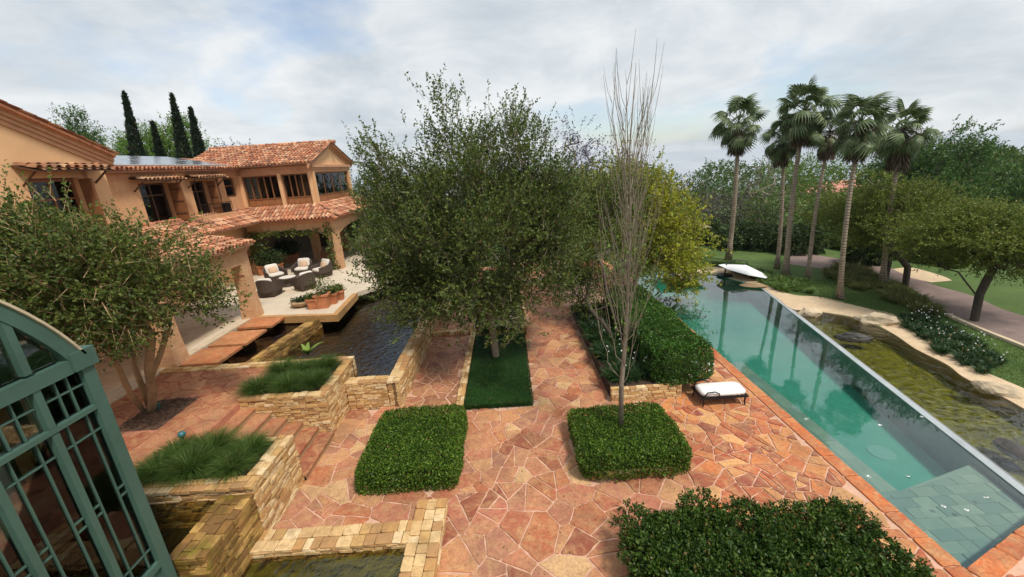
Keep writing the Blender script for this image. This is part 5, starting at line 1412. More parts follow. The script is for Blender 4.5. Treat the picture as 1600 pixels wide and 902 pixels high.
# agapanthus bed, bright bed, grasses by the driveway
def in_poly(pixels, n, z=0.0):
    poly = b2(pixels, z); xs = [p[0] for p in poly]; ys = [p[1] for p in poly]; out = []
    while len(out) < n:
        p = (random.uniform(min(xs), max(xs)), random.uniform(min(ys), max(ys)))
        if inside(p, poly): out.append(p)
    return out
AG = [(1408, 492), (1450, 494), (1520, 534), (1572, 572), (1560, 584), (1530, 582), (1470, 552), (1415, 512)]
sp = in_poly(AG, 110); tufts('agapanthus_bed', 'long dark agapanthus bed dotted with white flowers on the lawn', [(x, y, 0.0) for x, y in sp], 'strap_leaf', 60, 0.42, 0.028, 0.5, 0.8)
heads('white_flowers', 'white flower heads dotted over the agapanthus bed on the lawn', [(x, y, random.uniform(0.42, 0.6)) for x, y in in_poly(AG, 70)], 0.026)
sp = in_poly([(1108, 412), (1150, 412), (1210, 428), (1262, 442), (1268, 458), (1225, 456), (1160, 430)], 110)
tufts('strap_leaf_bed', 'bright green strappy bed curving behind the white parasol', [(x, y, 0.0) for x, y in sp], 'strap_bright', 50, 0.5, 0.035, 0.5, 0.8)
sp = in_poly([(1285, 415), (1340, 420), (1400, 445), (1485, 492), (1440, 492), (1360, 462), (1290, 435)], 150)
tufts('meadow_grass', 'band of tall dull green grasses between palms and driveway', [(x, y, 0.0) for x, y in sp], 'dry_grass', 60, 0.6, 0.02, 0.4, 0.6)
# short grass over the near lawn so that it is not a flat sheet
NL = [(1280, 466), (1354, 481), (1431, 514), (1479, 547), (1563, 590), (1640, 622), (1640, 560), (1500, 503), (1420, 470), (1340, 440), (1260, 436), (1280, 455)]
P2 = in_poly(NL, 16000); P = np.column_stack([np.array(P2), np.full(len(P2), -0.03)])
V, F = blades(P, unit(rng.randn(len(P), 3) * 0.4 + np.array([0, 0, 1.0])), 0.07, 0.012, 0.2, 1)
leaf_mat('lawn_blade', [lin(70, 98, 42), lin(88, 116, 50), lin(108, 132, 62)], 0.2, 0.6, 0.2)
o = link('lawn_grass', np_mesh('lawn_grass', V, F), 'lawn_blade'); o['kind'] = 'stuff'; o['label'] = 'short mown grass between the gravel path and driveway'; o['category'] = 'grass'
# clipped hedge across the driveway
hp = b2([(1210, 372), (1330, 388), (1400, 402), (1400, 392)], 0.0)
a, b = np.array(hp[0]), np.array(hp[2]); cen = (a + b) / 2; ang = math.atan2(b[1] - a[1], b[0] - a[0]); Lh = np.linalg.norm(b - a)
r = thing('long_hedge', 'long low clipped hedge beyond the driveway', 'hedge', (cen[0], cen[1], -0.03), ang)
P, N = box_surface((0, 0, 0.4), (Lh / 2 + 3, 0.5, 0.4), 9000, 0.3, 0.05); V, F = leaves(P, unit(N * .5 + rng.randn(len(P), 3) * .5), 0.12, 0.07); npart('foliage', V, F, 'leaf_mid', r, world=False)
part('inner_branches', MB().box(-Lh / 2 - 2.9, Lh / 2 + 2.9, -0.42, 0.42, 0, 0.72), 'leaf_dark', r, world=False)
# water plant in the main pond
wpn = atY(487, 565, 11.9); wpl = thing('water_plant', 'broad leaved pale green plant growing from the main pond', 'plant', (wpn[0], 11.9, 0.3))
part('stem', MB().tube([(wpn[0], 11.9, 0.1), (wpn[0] - 0.02, 11.92, 0.75), (wpn[0] - 0.1, 11.95, 1.25)], [0.05, 0.045, 0.03], 8), 'bark_dark', wpl)
for i in range(9):
    a = 2.4 * i; e = random.uniform(0.5, 1.2); d = np.array([[math.cos(a) * 0.8, math.sin(a) * 0.8, e]])
    V, F = blades(np.array([[wpn[0] - 0.1, 11.95, 1.2]]), unit(d), random.uniform(0.55, 0.9), 0.16, 0.35, 5); npart('leaf', V, F, 'water_plant', wpl)

# ================================================================== TREES
b = bp(775, 557, 0.12)
B = px_blob
make_tree('garden_tree', 'large dense olive green tree with a slim straight trunk in the dark lawn patch', 'tree', (b[0], b[1], 0.0),
    [B(605, 240, 875, 480, 13.4), B(556, 310, 700, 500, 12.9), B(790, 225, 900, 425, 13.8), B(668, 132, 752, 310, 13.4, 0.9), B(798, 160, 856, 300, 13.7, 0.9), B(800, 330, 900, 455, 13.0), B(630, 395, 850, 512, 12.4), B(578, 222, 685, 340, 13.6), B(850, 240, 915, 400, 13.6), B(690, 200, 840, 330, 13.5), B(560, 380, 660, 490, 12.2)],
    'leaf_olive', 'bark_grey', n_t=230, n_s=9800, slen=0.45, kk=14, ll=0.088, lw=0.046, trunks=[[(b[0], b[1], 0), (b[0] - 0.03, b[1], 0.8), (b[0] - 0.1, b[1], 1.7), (b[0] - 0.12, b[1] + 0.05, 2.6)]], tip=0.009, spread=0.30, up=0.75, shell=0.35, zmin=1.45)
b = bp(232, 642, ZT); bz = np.array([b[0], b[1], ZT])
def q3(px, py, Y): return atY(px, py, Y)
stems = [[bz + np.array([-0.12, 0, 0]), q3(205, 618, 8.75), q3(186, 578, 8.6), q3(165, 540, 8.4)], [bz + np.array([0.02, 0.05, 0]), q3(222, 605, 9.0), q3(210, 570, 9.1), q3(205, 530, 9.1)],
         [bz + np.array([0.1, -0.02, 0]), q3(238, 610, 8.9), q3(232, 575, 8.9), q3(236, 530, 8.9)], [bz + np.array([0.06, 0.1, 0]), q3(232, 600, 9.15), q3(250, 555, 9.3), q3(262, 515, 9.5)]]
make_tree('garden_tree', 'spreading multi stemmed tree in a square mulch bed on the upper terrace', 'tree', bz,
    [B(-40, 350, 180, 515, 8.0), B(140, 370, 320, 490, 9.0), B(60, 345, 230, 450, 8.5), B(270, 405, 370, 478, 9.4), B(30, 410, 250, 540, 8.2), B(-80, 320, 50, 470, 7.6), B(180, 350, 250, 420, 9.0), B(-20, 315, 60, 400, 7.8)],
    'leaf_left', 'bark_smooth', n_t=115, n_s=4300, slen=0.38, kk=14, ll=0.072, lw=0.038, trunks=stems, tip=0.013, spread=0.26, up=0.4, shell=0.35, power=0.42, rmin=0.065)
# bare slender tree
b = bp(970, 664, 0.6); bb = np.array([b[0], b[1], 0.55])
r = thing('bare_tree', 'slender leafless tree with many upright grey branches in the clipped hedge', 'tree', bb)
axis = [bb] + [atY(x_, y_, b[1]) for x_, y_ in ((971, 600), (976, 545), (980, 480), (983, 400), (985, 320), (984, 230), (990, 150), (994, 98))]
mb = MB(); mb.tube(axis, [0.062, 0.055, 0.048, 0.04, 0.03, 0.022, 0.015, 0.009, 0.004], 8); whips = []
A_ = np.array(axis); cum = np.concatenate([[0], np.cumsum(np.linalg.norm(np.diff(A_, axis=0), axis=1))])
def on_axis(h): return np.array([np.interp(h, cum, A_[:, i]) for i in range(3)])
for i in range(44):
    h = cum[-1] * (0.14 + 0.66 * (i / 44) ** 0.9); p0 = on_axis(h); az = i * 2.4 + random.uniform(-.3, .3)
    L = random.uniform(1.5, 3.2) * (1 - 0.55 * h / cum[-1]); reach = random.uniform(0.2, 0.75) * (1.05 - 0.6 * h / cum[-1]); pts_ = []; rs_ = []
    for j in range(9):
        t = j / 8; pts_.append(p0 + np.array([math.cos(az), math.sin(az), 0]) * reach * t ** 0.6 + np.array([0, 0, L * t ** 1.15]) + rng.randn(3) * 0.015 * (j > 0)); rs_.append(0.009 * (1 - t) + 0.002)
    mb.tube(pts_, rs_, 5, False); whips += pts_[3:]
    for q in range(5):
        j = random.randint(2, 7); p1 = pts_[j]; a2 = az + random.uniform(-1.6, 1.6); L2 = random.uniform(0.5, 1.2)
        mb.tube([p1 + np.array([math.cos(a2), math.sin(a2), 0]) * 0.22 * t ** 0.6 + np.array([0, 0, L2 * t]) for t in (0, .3, .65, 1)], [0.005, 0.0045, 0.0035, 0.002], 4, False)
part('trunk', mb, 'bark_pale', r, smooth=True)
sel = np.array(whips); low = sel[sel[:, 2] < 5.5]
P = low[rng.randint(0, len(low), 90)] + rng.randn(90, 3) * 0.06; V, F = sprigs(P, unit(rng.randn(90, 3)), 0.1, 4, 0.06, 0.035); npart('leaves', V, F, 'leaf_bright', r, stuff=True)
# leaning dark tree over the path and the yellow tree behind it
b = bp(962, 535, 0.3)
make_tree('leaning_tree', 'dark leaning tree with exposed stems behind the bare slender tree', 'tree', (b[0], b[1], 0.3), [B(840, 290, 970, 430, 16.5), B(870, 270, 1000, 380, 17.5), B(900, 350, 1010, 470, 16.0), B(870, 400, 990, 490, 16.3), B(880, 265, 1010, 360, 17.0)], 'leaf_left', 'bark_dark',
    n_t=90, n_s=2300, slen=0.5, kk=12, ll=0.1, lw=0.05, trunks=[[(b[0], b[1], 0.3), atY(940, 500, b[1]), atY(915, 470, b[1] + 0.3), atY(885, 440, b[1] + 0.5)], [(b[0] + 0.1, b[1], 0.3), atY(958, 490, b[1]), atY(945, 440, b[1] + 0.3)]], tip=0.009, shell=0.4)
make_tree('yellow_tree', 'bright yellow green tree between the bare slender tree and the pool', 'tree', (6.0, 19.5, 0.0), [B(905, 268, 1060, 400, 20), B(985, 300, 1090, 440, 19.0), B(1010, 375, 1098, 462, 18.0), B(940, 262, 1040, 340, 20.5)], 'leaf_yellow', 'bark_grey',
    n_t=90, n_s=4000, slen=0.45, kk=12, ll=0.11, lw=0.07, tip=0.012, spread=0.4, up=0.2)
def bg_tree(name, label, box, Y, leaf, n_s=700, ll=0.2, blobs=None, base=None, bark='bark_grey', n_t=40, **kw):
    m = B(*box, Y); bl = blobs or [m, (m[0] - m[3] * 0.35, m[1], m[2] - m[5] * 0.25, m[3] * 0.65, m[4] * 0.65, m[5] * 0.7), (m[0] + m[3] * 0.35, m[1], m[2] - m[5] * 0.2, m[3] * 0.65, m[4] * 0.65, m[5] * 0.75)]
    ba = base if base is not None else (m[0], m[1], gz(m[0], m[1]))
    a = dict(slen=0.7, kk=10, lw=ll * 0.5, tip=0.03, spread=0.55, shell=0.45, twig=False, group='trees of the garden and beyond'); a.update(kw)
    return make_tree(name, label, 'tree', ba, bl, leaf, bark, n_t=n_t, n_s=n_s, ll=ll, **a)
bg_tree('jacaranda_tree', 'thin mauve flowering tree behind the top of the big olive green tree', (865, 205, 928, 300), 26, 'leaf_purple', 260, 0.14, twig=True)
bg_tree('background_tree', 'grey green tree with mauve tinge beyond the yellow tree', (1030, 275, 1130, 385), 42, 'leaf_grey', 900)
bg_tree('background_tree', 'rounded fresh green tree on the skyline left of the lone palm', (1085, 252, 1152, 340), 55, 'leaf_deep', 700)
bg_tree('background_tree', 'grey green tree behind the lone palm trunk', (1110, 300, 1200, 392), 38, 'leaf_grey', 800, twig=True)
bg_tree('bare_bush_tree', 'nearly leafless twiggy tree between the lone palm and the palm cluster', (1155, 240, 1225, 360), 36, 'leaf_grey', 200, 0.12, twig=True, n_t=60)
bg_tree('background_tree', 'dull olive tree behind the first palms of the cluster', (1180, 275, 1290, 405), 31, 'leaf_mid', 1100, 0.17)
bg_tree('background_tree', 'bright green tree top behind the palm cluster', (1195, 235, 1300, 320), 44, 'leaf_bright', 700)
bg_tree('flat_tree', 'flat topped feathery tree behind the middle palms', (1270, 275, 1400, 380), 30, 'leaf_flat', 1000, 0.16, flat=True)
bg_tree('broad_tree', 'big rich green tree rising behind the right hand palm', (1376, 205, 1525, 340), 36, 'leaf_deep', 3200, 0.2, n_t=90)
bg_tree('broad_tree', 'rich green tree beyond the gap with the distant hills', (1586, 250, 1680, 370), 34, 'leaf_deep', 1400, 0.2)
bg_tree('background_tree', 'small grey green tree below the distant hills', (1535, 318, 1590, 362), 44, 'leaf_mid', 400, 0.14, spread=0.3)
def flat_tree(label, base_px, blobs, n_s, Y):
    b_ = bp(*base_px); make_tree('flat_topped_tree', label, 'tree', (b_[0], b_[1], -0.03), blobs, 'leaf_flat', 'bark_dark', n_t=90, n_s=int(n_s * 1.9), slen=0.42, kk=14, ll=0.075, lw=0.036, tip=0.014, spread=0.34, up=0.15, shell=0.3, flat=True, twig=False,
        trunks=[[(b_[0], b_[1], -0.03), atY(base_px[0] + 8, base_px[1] - 40, b_[1]), atY(base_px[0] + 18, base_px[1] - 60, b_[1])], [(b_[0] + 0.05, b_[1], -0.03), atY(base_px[0] + 6, base_px[1] - 35, b_[1]), atY(base_px[0] - 25, base_px[1] - 75, b_[1])]])
flat_tree('spreading flat topped tree with yellow green crown beside the driveway kerb', (1522, 500), [B(1440, 330, 1570, 390, 14.5), B(1500, 325, 1640, 400, 14.0), B(1420, 360, 1520, 410, 15.0), B(1560, 370, 1680, 430, 13.5)], 2300, 14)
flat_tree('wide flat topped dark tree on the near side of the driveway by the palms', (1412, 452), [B(1350, 290, 1470, 360, 18.5), B(1400, 300, 1520, 370, 18.0), B(1340, 330, 1430, 390, 19.0), B(1430, 340, 1500, 400, 17.5)], 2200, 18)
flat_tree('second flat topped tree leaning over the driveway behind the palms', (1382, 440), [B(1290, 300, 1390, 360, 20.5), B(1340, 310, 1420, 380, 20.0)], 1300, 20)
for px, w, Y, lab in ((1150, 60, 28, 'dark rounded shrub behind the white parasol'), (1200, 60, 27, 'dark rounded shrub between the lone palm and palm cluster'), (1250, 60, 25.5, 'dark rounded shrub behind the palm cluster trunks'), (1100, 40, 30, 'dark rounded shrub beside the thatched shelter'), (1350, 46, 22, 'dark rounded shrub between driveway and palms')):
    m = B(px - w / 2, 365 if px < 1300 else 395, px + w / 2, 412 if px < 1300 else 440, Y); r = thing('shrub', lab, 'shrub', (m[0], m[1], -0.03), 0, 'shrubs behind the pool')
    c = [(m[0], m[1], 0.7, m[3], m[3] * 0.8, 0.9), (m[0] - m[3] * .5, m[1], 0.5, m[3] * .6, m[3] * .6, 0.7), (m[0] + m[3] * .5, m[1], 0.6, m[3] * .6, m[3] * .6, 0.8)]
    T, dd = crown_points(c, 700, 0.75); V, F = sprigs(T, unit(dd + rng.randn(700, 3) * .5), 0.3, 9, 0.14, 0.07); npart('foliage', V, F, 'leaf_dark', r)
# trees round the house
bg_tree('background_tree', 'green tree beside the annex gable behind the big olive tree', (548, 268, 650, 400), 30, 'leaf_mid', 1300, 0.16)
bg_tree('background_tree', 'tree behind the big olive tree over the far end of the terrace', (600, 300, 760, 420), 27, 'leaf_dark', 1400, 0.15)
bg_tree('background_tree', 'dark tree closing the far end of the garden path', (790, 290, 900, 425), 29, 'leaf_dark', 1300, 0.15)
bg_tree('poplar_tree', 'light green tree top above the gable roof of the villa', (108, 172, 150, 260), 34, 'leaf_deep', 900, 0.14, spread=0.3)
bg_tree('background_tree', 'light green tree behind the left pair of cypresses', (165, 205, 262, 285), 46, 'leaf_bright', 1700)
bg_tree('background_tree', 'light green tree behind the right pair of cypresses', (238, 192, 324, 285), 48, 'leaf_bright', 1700)
bg_tree('jacaranda_tree', 'mauve flowering tree above the junction of the villa roofs', (335, 228, 420, 290), 52, 'leaf_purple', 420, 0.2)
for x0, y0, x1, lab in ((183, 147, 216, 'tall ragged cypress with a leaning tip behind the solar panels'), (231, 194, 256, 'short narrow cypress between two taller ones'), (258, 150, 290, 'tallest smooth cypress behind the solar panels'), (288, 172, 318, 'dark cypress at the end of the row by the villa roof')):
    Y = 38; top = atY((x0 + x1) / 2 - 5, y0, Y); wl_ = atY(x0, 235, Y); wr = atY(x1, 235, Y); cx = (wl_[0] + wr[0]) / 2; R = (wr[0] - wl_[0]) / 2
    r = thing('cypress', lab, 'tree', (cx, Y, -0.03), 0, 'cypresses behind the villa')
    n = 1500; h = rng.rand(n) ** 0.95; rr = R * np.minimum(1, (1 - h) * 1.25) * (0.8 + 0.25 * rng.rand(n)); a = rng.uniform(0, 6.28, n)
    zc = 1.0 + h * (top[2] - 1.0); P = np.column_stack([cx + (top[0] - cx) * h + rr * np.cos(a), Y + rr * np.sin(a), zc]); D = unit(np.column_stack([np.cos(a) * .35, np.sin(a) * .35, np.ones(n)]) + rng.randn(n, 3) * .15)
    V, F = sprigs(P, D, 0.15 + 0.5 * (1 - h), 9, 0.2, 0.07, 0.22); npart('crown', V, F, 'leaf_cypress', r)
    part('trunk', MB().tube([(cx, Y, -0.03), (cx, Y, 1.5), tuple(top - np.array([0, 0, 1.5]))], [0.2, 0.17, 0.03], 8), 'bark_brown', r)
# wood beyond the garden, one mass
lumps = []
for i in range(150):
    az = rad(random.choice((random.uniform(-42, 45), random.uniform(-42, 45), random.uniform(52, 62)))); R = random.uniform(58, 95); x, y = R * math.sin(az), 10 + R * math.cos(az); s = random.uniform(1.6, 2.9); lumps.append((x, y, gz(x, y) + s * 0.8, s * 1.6, s * 1.4, s))
T, dd = crown_points(lumps, 9000, 0.7); V, F = sprigs(T, unit(dd + rng.randn(len(T), 3) * .5), 0.9, 8, 0.42, 0.22)
o = link('far_wood', np_mesh('far_wood', V, F), 'leaf_mid'); o['kind'] = 'stuff'; o['label'] = 'belt of distant trees beyond the garden'; o['category'] = 'wood'

# palms: trunk, separate fan fronds, hanging skirt of dead leaves
def frond_mesh(name, pet, rad_, segs, droop, mat):
    V = []; F = []
    mb = MB(); mb.tube([(0, 0, 0), (pet * 0.5, 0, 0.04), (pet, 0, 0.0)], [0.03, 0.02, 0.012], 4)
    for i in range(segs):
        a = rad(-118 + 236 * i / (segs - 1)); d = np.array([math.cos(a), math.sin(a), 0.0]); L = rad_ * (0.72 + 0.28 * math.cos(a * 0.6)) * random.uniform(0.9, 1.08)
        s = np.array([-d[1], d[0], 0.0]); w = rad_ * 0.085
        p0 = np.array([pet, 0, 0]); pm = p0 + d * L * 0.55 + np.array([0, 0, -droop * L * 0.18]); p1 = p0 + d * L * 0.86 + np.array([0, 0, -droop * L * 0.55]); p2 = p0 + d * L * 0.95 + np.array([0, 0, -droop * L * 0.95])
        lift = np.array([0, 0, 0.03])
        mb.add([p0 - s * 0.01, p0 + s * 0.01, pm + s * w + lift, pm - s * w, p1 + s * w * 0.55, p1 - s * w * 0.45, p2], [(0, 1, 2, 3), (3, 2, 4, 5), (5, 4, 6)])
    me = mb.mesh(name); me.materials.append(M[mat]); return me
fr_g = [frond_mesh('frond', 1.0, 0.66, 18, d, 'palm_green') for d in (0.5, 0.95, 1.4)]
def palm(base_px, crown_px, rpx, lab, nf=38, skirt=1.0):
    b_ = bp(*base_px); Y = b_[1]; c = atY(*crown_px, Y); sc = rpx / 640 * (np.dot(np.array([c[0], Y, c[2]]) - CC, fwd)) / 1.62
    r = thing('fan_palm', lab, 'palm', (b_[0], Y, -0.03), 0, 'fan palms on the lawn by the pool'); top = c - np.array([0, 0, 0.25 * sc])
    line = []; rs = []
    for i in range(9):
        t = i / 8; line.append((b_[0] + (top[0] - b_[0]) * t + 0.12 * math.sin(t * 3.1) * (1 if rpx % 2 else -1), Y, -0.05 + (top[2] + 0.05) * t)); rs.append((0.165 - 0.065 * t + 0.10 * max(0, 1 - t * 9)) * min(1.2, sc))
    part('trunk', MB().tube(line, rs, 10), 'palm_bark', r, smooth=True)
    for i in range(nf):
        az = 2.399 * i; e = rad(84 - 142 * (i / (nf - 1)) ** 0.85 + random.uniform(-9, 9))
        o = link('frond', random.choice(fr_g if e > 0.4 else fr_g[1:]), None, r); s = sc * random.uniform(0.72, 1.12)
        o.matrix_local = Matrix.Translation(tuple(top - np.array([b_[0], Y, -0.03]) + np.array([0, 0, 0.35 * sc * math.sin(max(e, 0))]))) @ Matrix.Rotation(az, 4, 'Z') @ Matrix.Rotation(-e, 4, 'Y') @ Matrix.Rotation(random.uniform(-1.0, 1.0), 4, 'X') @ Matrix.Scale(s, 4)
    n = int(900 * skirt); a = rng.uniform(0, 6.28, n); z = top[2] - 0.15 * sc - rng.rand(n) ** 1.3 * 0.85 * skirt * sc
    P = np.column_stack([top[0] + 0.14 * np.cos(a), Y + 0.14 * np.sin(a), z]); D = unit(np.column_stack([np.cos(a) * .42, np.sin(a) * .42, np.full(n, -1.0)]) + rng.randn(n, 3) * .15)
    V, F = blades(P, D, 0.7 * sc, 0.08, 0.25, 3); npart('dead_skirt', V, F, 'palm_dead', r, stuff=True)
    n = 160; a = rng.uniform(0, 6.28, n); P = np.tile(top + np.array([0, 0, 0.1]), (n, 1)); D = unit(np.column_stack([np.cos(a), np.sin(a), rng.uniform(-.3, .9, n)])); V, F = blades(P, D, 1.3 * sc, 0.02, 0.75, 5); npart('flower_stalks', V, F, 'palm_dead', r, stuff=True)
palm((1138, 406), (1154, 192), 41, 'lone fan palm standing apart behind the white parasol')
palm((1214, 419), (1224, 215), 33, 'short fan palm half hidden behind the tallest palm', 26, 1.3)
palm((1228, 430), (1258, 172), 46, 'tallest fan palm with the thickest crown of the cluster', 44)
palm((1262, 436), (1298, 205), 34, 'slim leaning fan palm with a sparse crown in the cluster', 22, 1.2)
palm((1312, 466), (1346, 192), 44, 'fan palm standing on the open lawn nearest the gravel path', 42, 1.3)
palm((1379, 446), (1413, 200), 44, 'fan palm among the meadow grasses in front of the big green tree', 40, 1.5)

# ================================================================== FURNITURE AND SMALL THINGS
def rbox(mb, cx, cy, cz, sx, sy, sz, r=0.25):      # cushion shape
    n = 6; vs = []; fs = []
    prof = [(-1, 0.86), (-0.6, 1.0), (0.6, 1.0), (1, 0.86)]
    for z, s in prof:
        for k in range(16):
            a = 2 * math.pi * k / 16 + math.pi / 16; x = abs(math.cos(a)) ** 0.35 * (1 if math.cos(a) > 0 else -1); y = abs(math.sin(a)) ** 0.35 * (1 if math.sin(a) > 0 else -1)
            vs.append((cx + x * s * sx / 2, cy + y * s * sy / 2, cz + z * sz / 2))
    for i in range(3): fs += [(i * 16 + k, i * 16 + (k + 1) % 16, (i + 1) * 16 + (k + 1) % 16, (i + 1) * 16 + k) for k in range(16)]
    fs += [tuple(range(15, -1, -1)), tuple(range(48, 64))]; return mb.add(vs, fs)
def make_chair(label, loc, rz):
    t = thing('wicker_armchair', label, 'chair', loc, rz, 'wicker armchairs round the table on the terrace')
    m = MB(); m.hexa([(-.36, -.36, .05), (.36, -.36, .05), (.36, .36, .05), (-.36, .36, .05), (-.42, -.42, .34), (.42, -.42, .34), (.42, .42, .34), (-.42, .42, .34)]); part('base', m, 'wicker', t, False)
    m = MB(); n = 18; vs = []
    for i in range(n + 1):
        u = i / n; a = math.pi * (u * 1.5 - 0.25); x, y = 0.44 * math.cos(a), 0.05 + 0.42 * math.sin(a)
        if u < 0.17 or u > 0.83: x = 0.44 * (1 if u < 0.5 else -1); y = -0.40 + (0.36) * (u / 0.17 if u < 0.5 else (1 - u) / 0.17)
        zt = 0.60 + 0.30 * max(0, math.sin(math.pi * u)) ** 3
        ox, oy = (x * 1.16, y * 1.16 + 0.0)
        vs += [(x, y, 0.30), (x, y, zt), (ox, oy, zt + 0.02), (ox * 0.97, oy * 0.97, 0.28)]
    fs = []
    for i in range(n):
        o = 4 * i; fs += [(o, o + 1, o + 5, o + 4), (o + 1, o + 2, o + 6, o + 5), (o + 2, o + 3, o + 7, o + 6), (o + 3, o, o + 4, o + 7)]
    fs += [(3, 2, 1, 0), (4 * n, 4 * n + 1, 4 * n + 2, 4 * n + 3)]; m.add(vs, fs); part('backrest', m, 'wicker', t, False)
    part('seat_cushion', rbox(MB(), 0, -0.03, 0.42, 0.78, 0.76, 0.16), 'cushion', t, False, True)
    m = rbox(MB(), 0, 0, 0, 0.66, 0.5, 0.16); c = part('back_cushion', m, 'cushion', t, False, True); c.location = (0, 0.27, 0.70); c.rotation_euler = (rad(72), 0, 0)
    m = rbox(MB(), 0, 0, 0, 0.42, 0.34, 0.14); c = part('pillow', m, 'pillow', t, False, True); c.location = (0, 0.14, 0.64); c.rotation_euler = (rad(66), 0, 0)
    for sx in (-.32, .32):
        for sy in (-.32, .32): part('leg', MB().tube([(sx, sy, 0), (sx, sy, 0.06)], [0.025, 0.03], 8), 'wood_dark', t, False)
    return t
tz = ZT + 0.003
def tp(px, py): b_ = bp(px, py, tz); return (b_[0], b_[1], tz)
ctr = np.array(tp(452, 446))
for px, py, lab in ((424, 462, 'wicker armchair seen from behind next to the brick pier side of the table'), (478, 452, 'wicker armchair with its back towards the terracotta pots'), (432, 440, 'wicker armchair with cushions facing the pond on the pier side'), (476, 430, 'wicker armchair with cushions facing the pond beyond the table'), (505, 432, 'wicker armchair turned sideways at the pond end of the group')):
    p = np.array(tp(px, py)); d = ctr - p; make_chair(lab, tuple(p), math.atan2(d[1], d[0]) + math.pi / 2)
t = thing('round_table', 'low round dark wicker table between the terrace armchairs', 'table', tuple(ctr))
part('base', MB().lathe([(0.40, 0.0), (0.36, 0.2), (0.44, 0.40), (0.02, 0.40)], tuple(ctr), 20), 'wicker', t); part('top', MB().lathe([(0.50, 0.40), (0.52, 0.43), (0.5, 0.46), (0.02, 0.46)], tuple(ctr), 24), 'wicker', t)
part('glass_top', MB().lathe([(0.40, 0.462), (0.40, 0.468), (0.01, 0.468)], tuple(ctr), 24), 'cushion', t)
mt = np.array(tp(446, 455)); tag(link('floor_step', MB().box(mt[0] - 1.0, mt[0] + 1.3, mt[1] - 0.1, mt[1] + 0.15, tz, tz + 0.06).mesh('floor_step'), 'pale_curb'), 'thin pale stone strip on the terrace beside the armchairs', 'step')
def pot(px, py, kind, s, lab, leaf, n=120, L=0.4, mat='terracotta'):
    p = tp(px, py); t = thing('plant_pot', lab, 'plant pot', p, 0.15, 'pots at the terrace corner')
    if kind == 'square':
        m = MB(); a, b_ = s * 0.40, s * 0.5; m.hexa([(-a, -a, 0), (a, -a, 0), (a, a, 0), (-a, a, 0), (-b_, -b_, s), (b_, -b_, s), (b_, b_, s), (-b_, b_, s)]); part('pot', m, mat, t, False)
        part('rim', MB().box(-b_ - .03, b_ + .03, -b_ - .03, b_ + .03, s - 0.01, s + 0.06), mat, t, False); z = s + 0.06; rr = b_
    else:
        part('pot', MB().lathe([(s * 0.5, 0), (s * 0.9, s * 0.3), (s * 0.95, s * 0.45), (s * 0.85, s * 0.5), (0.02, s * 0.46)], (0, 0, 0), 20), mat, t, False); z = s * 0.46; rr = s * 0.8
    part('soil', MB().lathe([(rr * .8, z - 0.02), (rr * .8, z + 0.005), (0.01, z + 0.02)], (0, 0, 0), 14), 'soil', t, False)
    P = np.column_stack([rng.randn(n) * rr * .4, rng.randn(n) * rr * .4, np.full(n, z)]); D = unit(rng.randn(n, 3) * .5 + np.array([0, 0, 0.9])); V, F = sprigs(P, D, L, 8, 0.09, 0.04); npart('foliage', V, F, leaf, t, False); return t
pot(473, 478, 'bowl', 0.5, 'wide low stone bowl of dark succulents at the terrace corner', 'leaf_dark', 90, 0.16, 'pot_stone')
pot(491, 482, 'square', 0.40, 'small square terracotta pot between the bowl and largest pot', 'leaf_left', 60, 0.18)
pot(507, 480, 'square', 0.55, 'largest square terracotta pot with a thin leafy shrub', 'leaf_left', 60, 0.75)
pot(521, 474, 'square', 0.42, 'square terracotta pot with fresh green plant next to the largest pot', 'leaf_left', 70, 0.3)
pot(532, 468, 'square', 0.36, 'terracotta pot at the pond edge end of the row', 'leaf_left', 70, 0.28)
for px, py, lab in ((452, 410, 'rectangular terracotta planter with tall plants under the annex arch'), (425, 428, 'dark clipped plant in a pot beside the left arch pier')):
    p = tp(px, py); t = thing('planter_box', lab, 'planter', p); part('box', MB().box(-.6, .6, -.3, .3, 0, 0.5), 'terracotta', t, False); part('rim', MB().box(-.64, .64, -.34, .34, 0.5, 0.56), 'terracotta', t, False)
    n = 260; P = np.column_stack([rng.uniform(-.5, .5, n), rng.uniform(-.25, .25, n), np.full(n, .5)]); V, F = sprigs(P, unit(rng.randn(n, 3) * .4 + np.array([0, 0, 1])), 0.9, 10, 0.12, 0.06); npart('foliage', V, F, 'leaf_dark', t, False)
p = tp(512, 412); t = thing('deck_chair', 'reclining wooden chair under the annex loggia beside the pier', 'chair', p, 0.4)
for i in range(5): part('slat', MB().hexa([(-.3 + .13 * i, -.6, .3), (-.2 + .13 * i, -.6, .3), (-.2 + .13 * i, .6, .75), (-.3 + .13 * i, .6, .75), (-.3 + .13 * i, -.6, .33), (-.2 + .13 * i, -.6, .33), (-.2 + .13 * i, .6, .78), (-.3 + .13 * i, .6, .78)]), 'wood_panel', t, False)
for sx in (-.3, .28):
    for sy, h in ((-.5, .33), (.45, .68)): part('leg', MB().box(sx - .02, sx + .02, sy - .02, sy + .02, 0, h), 'wood_frame', t, False)
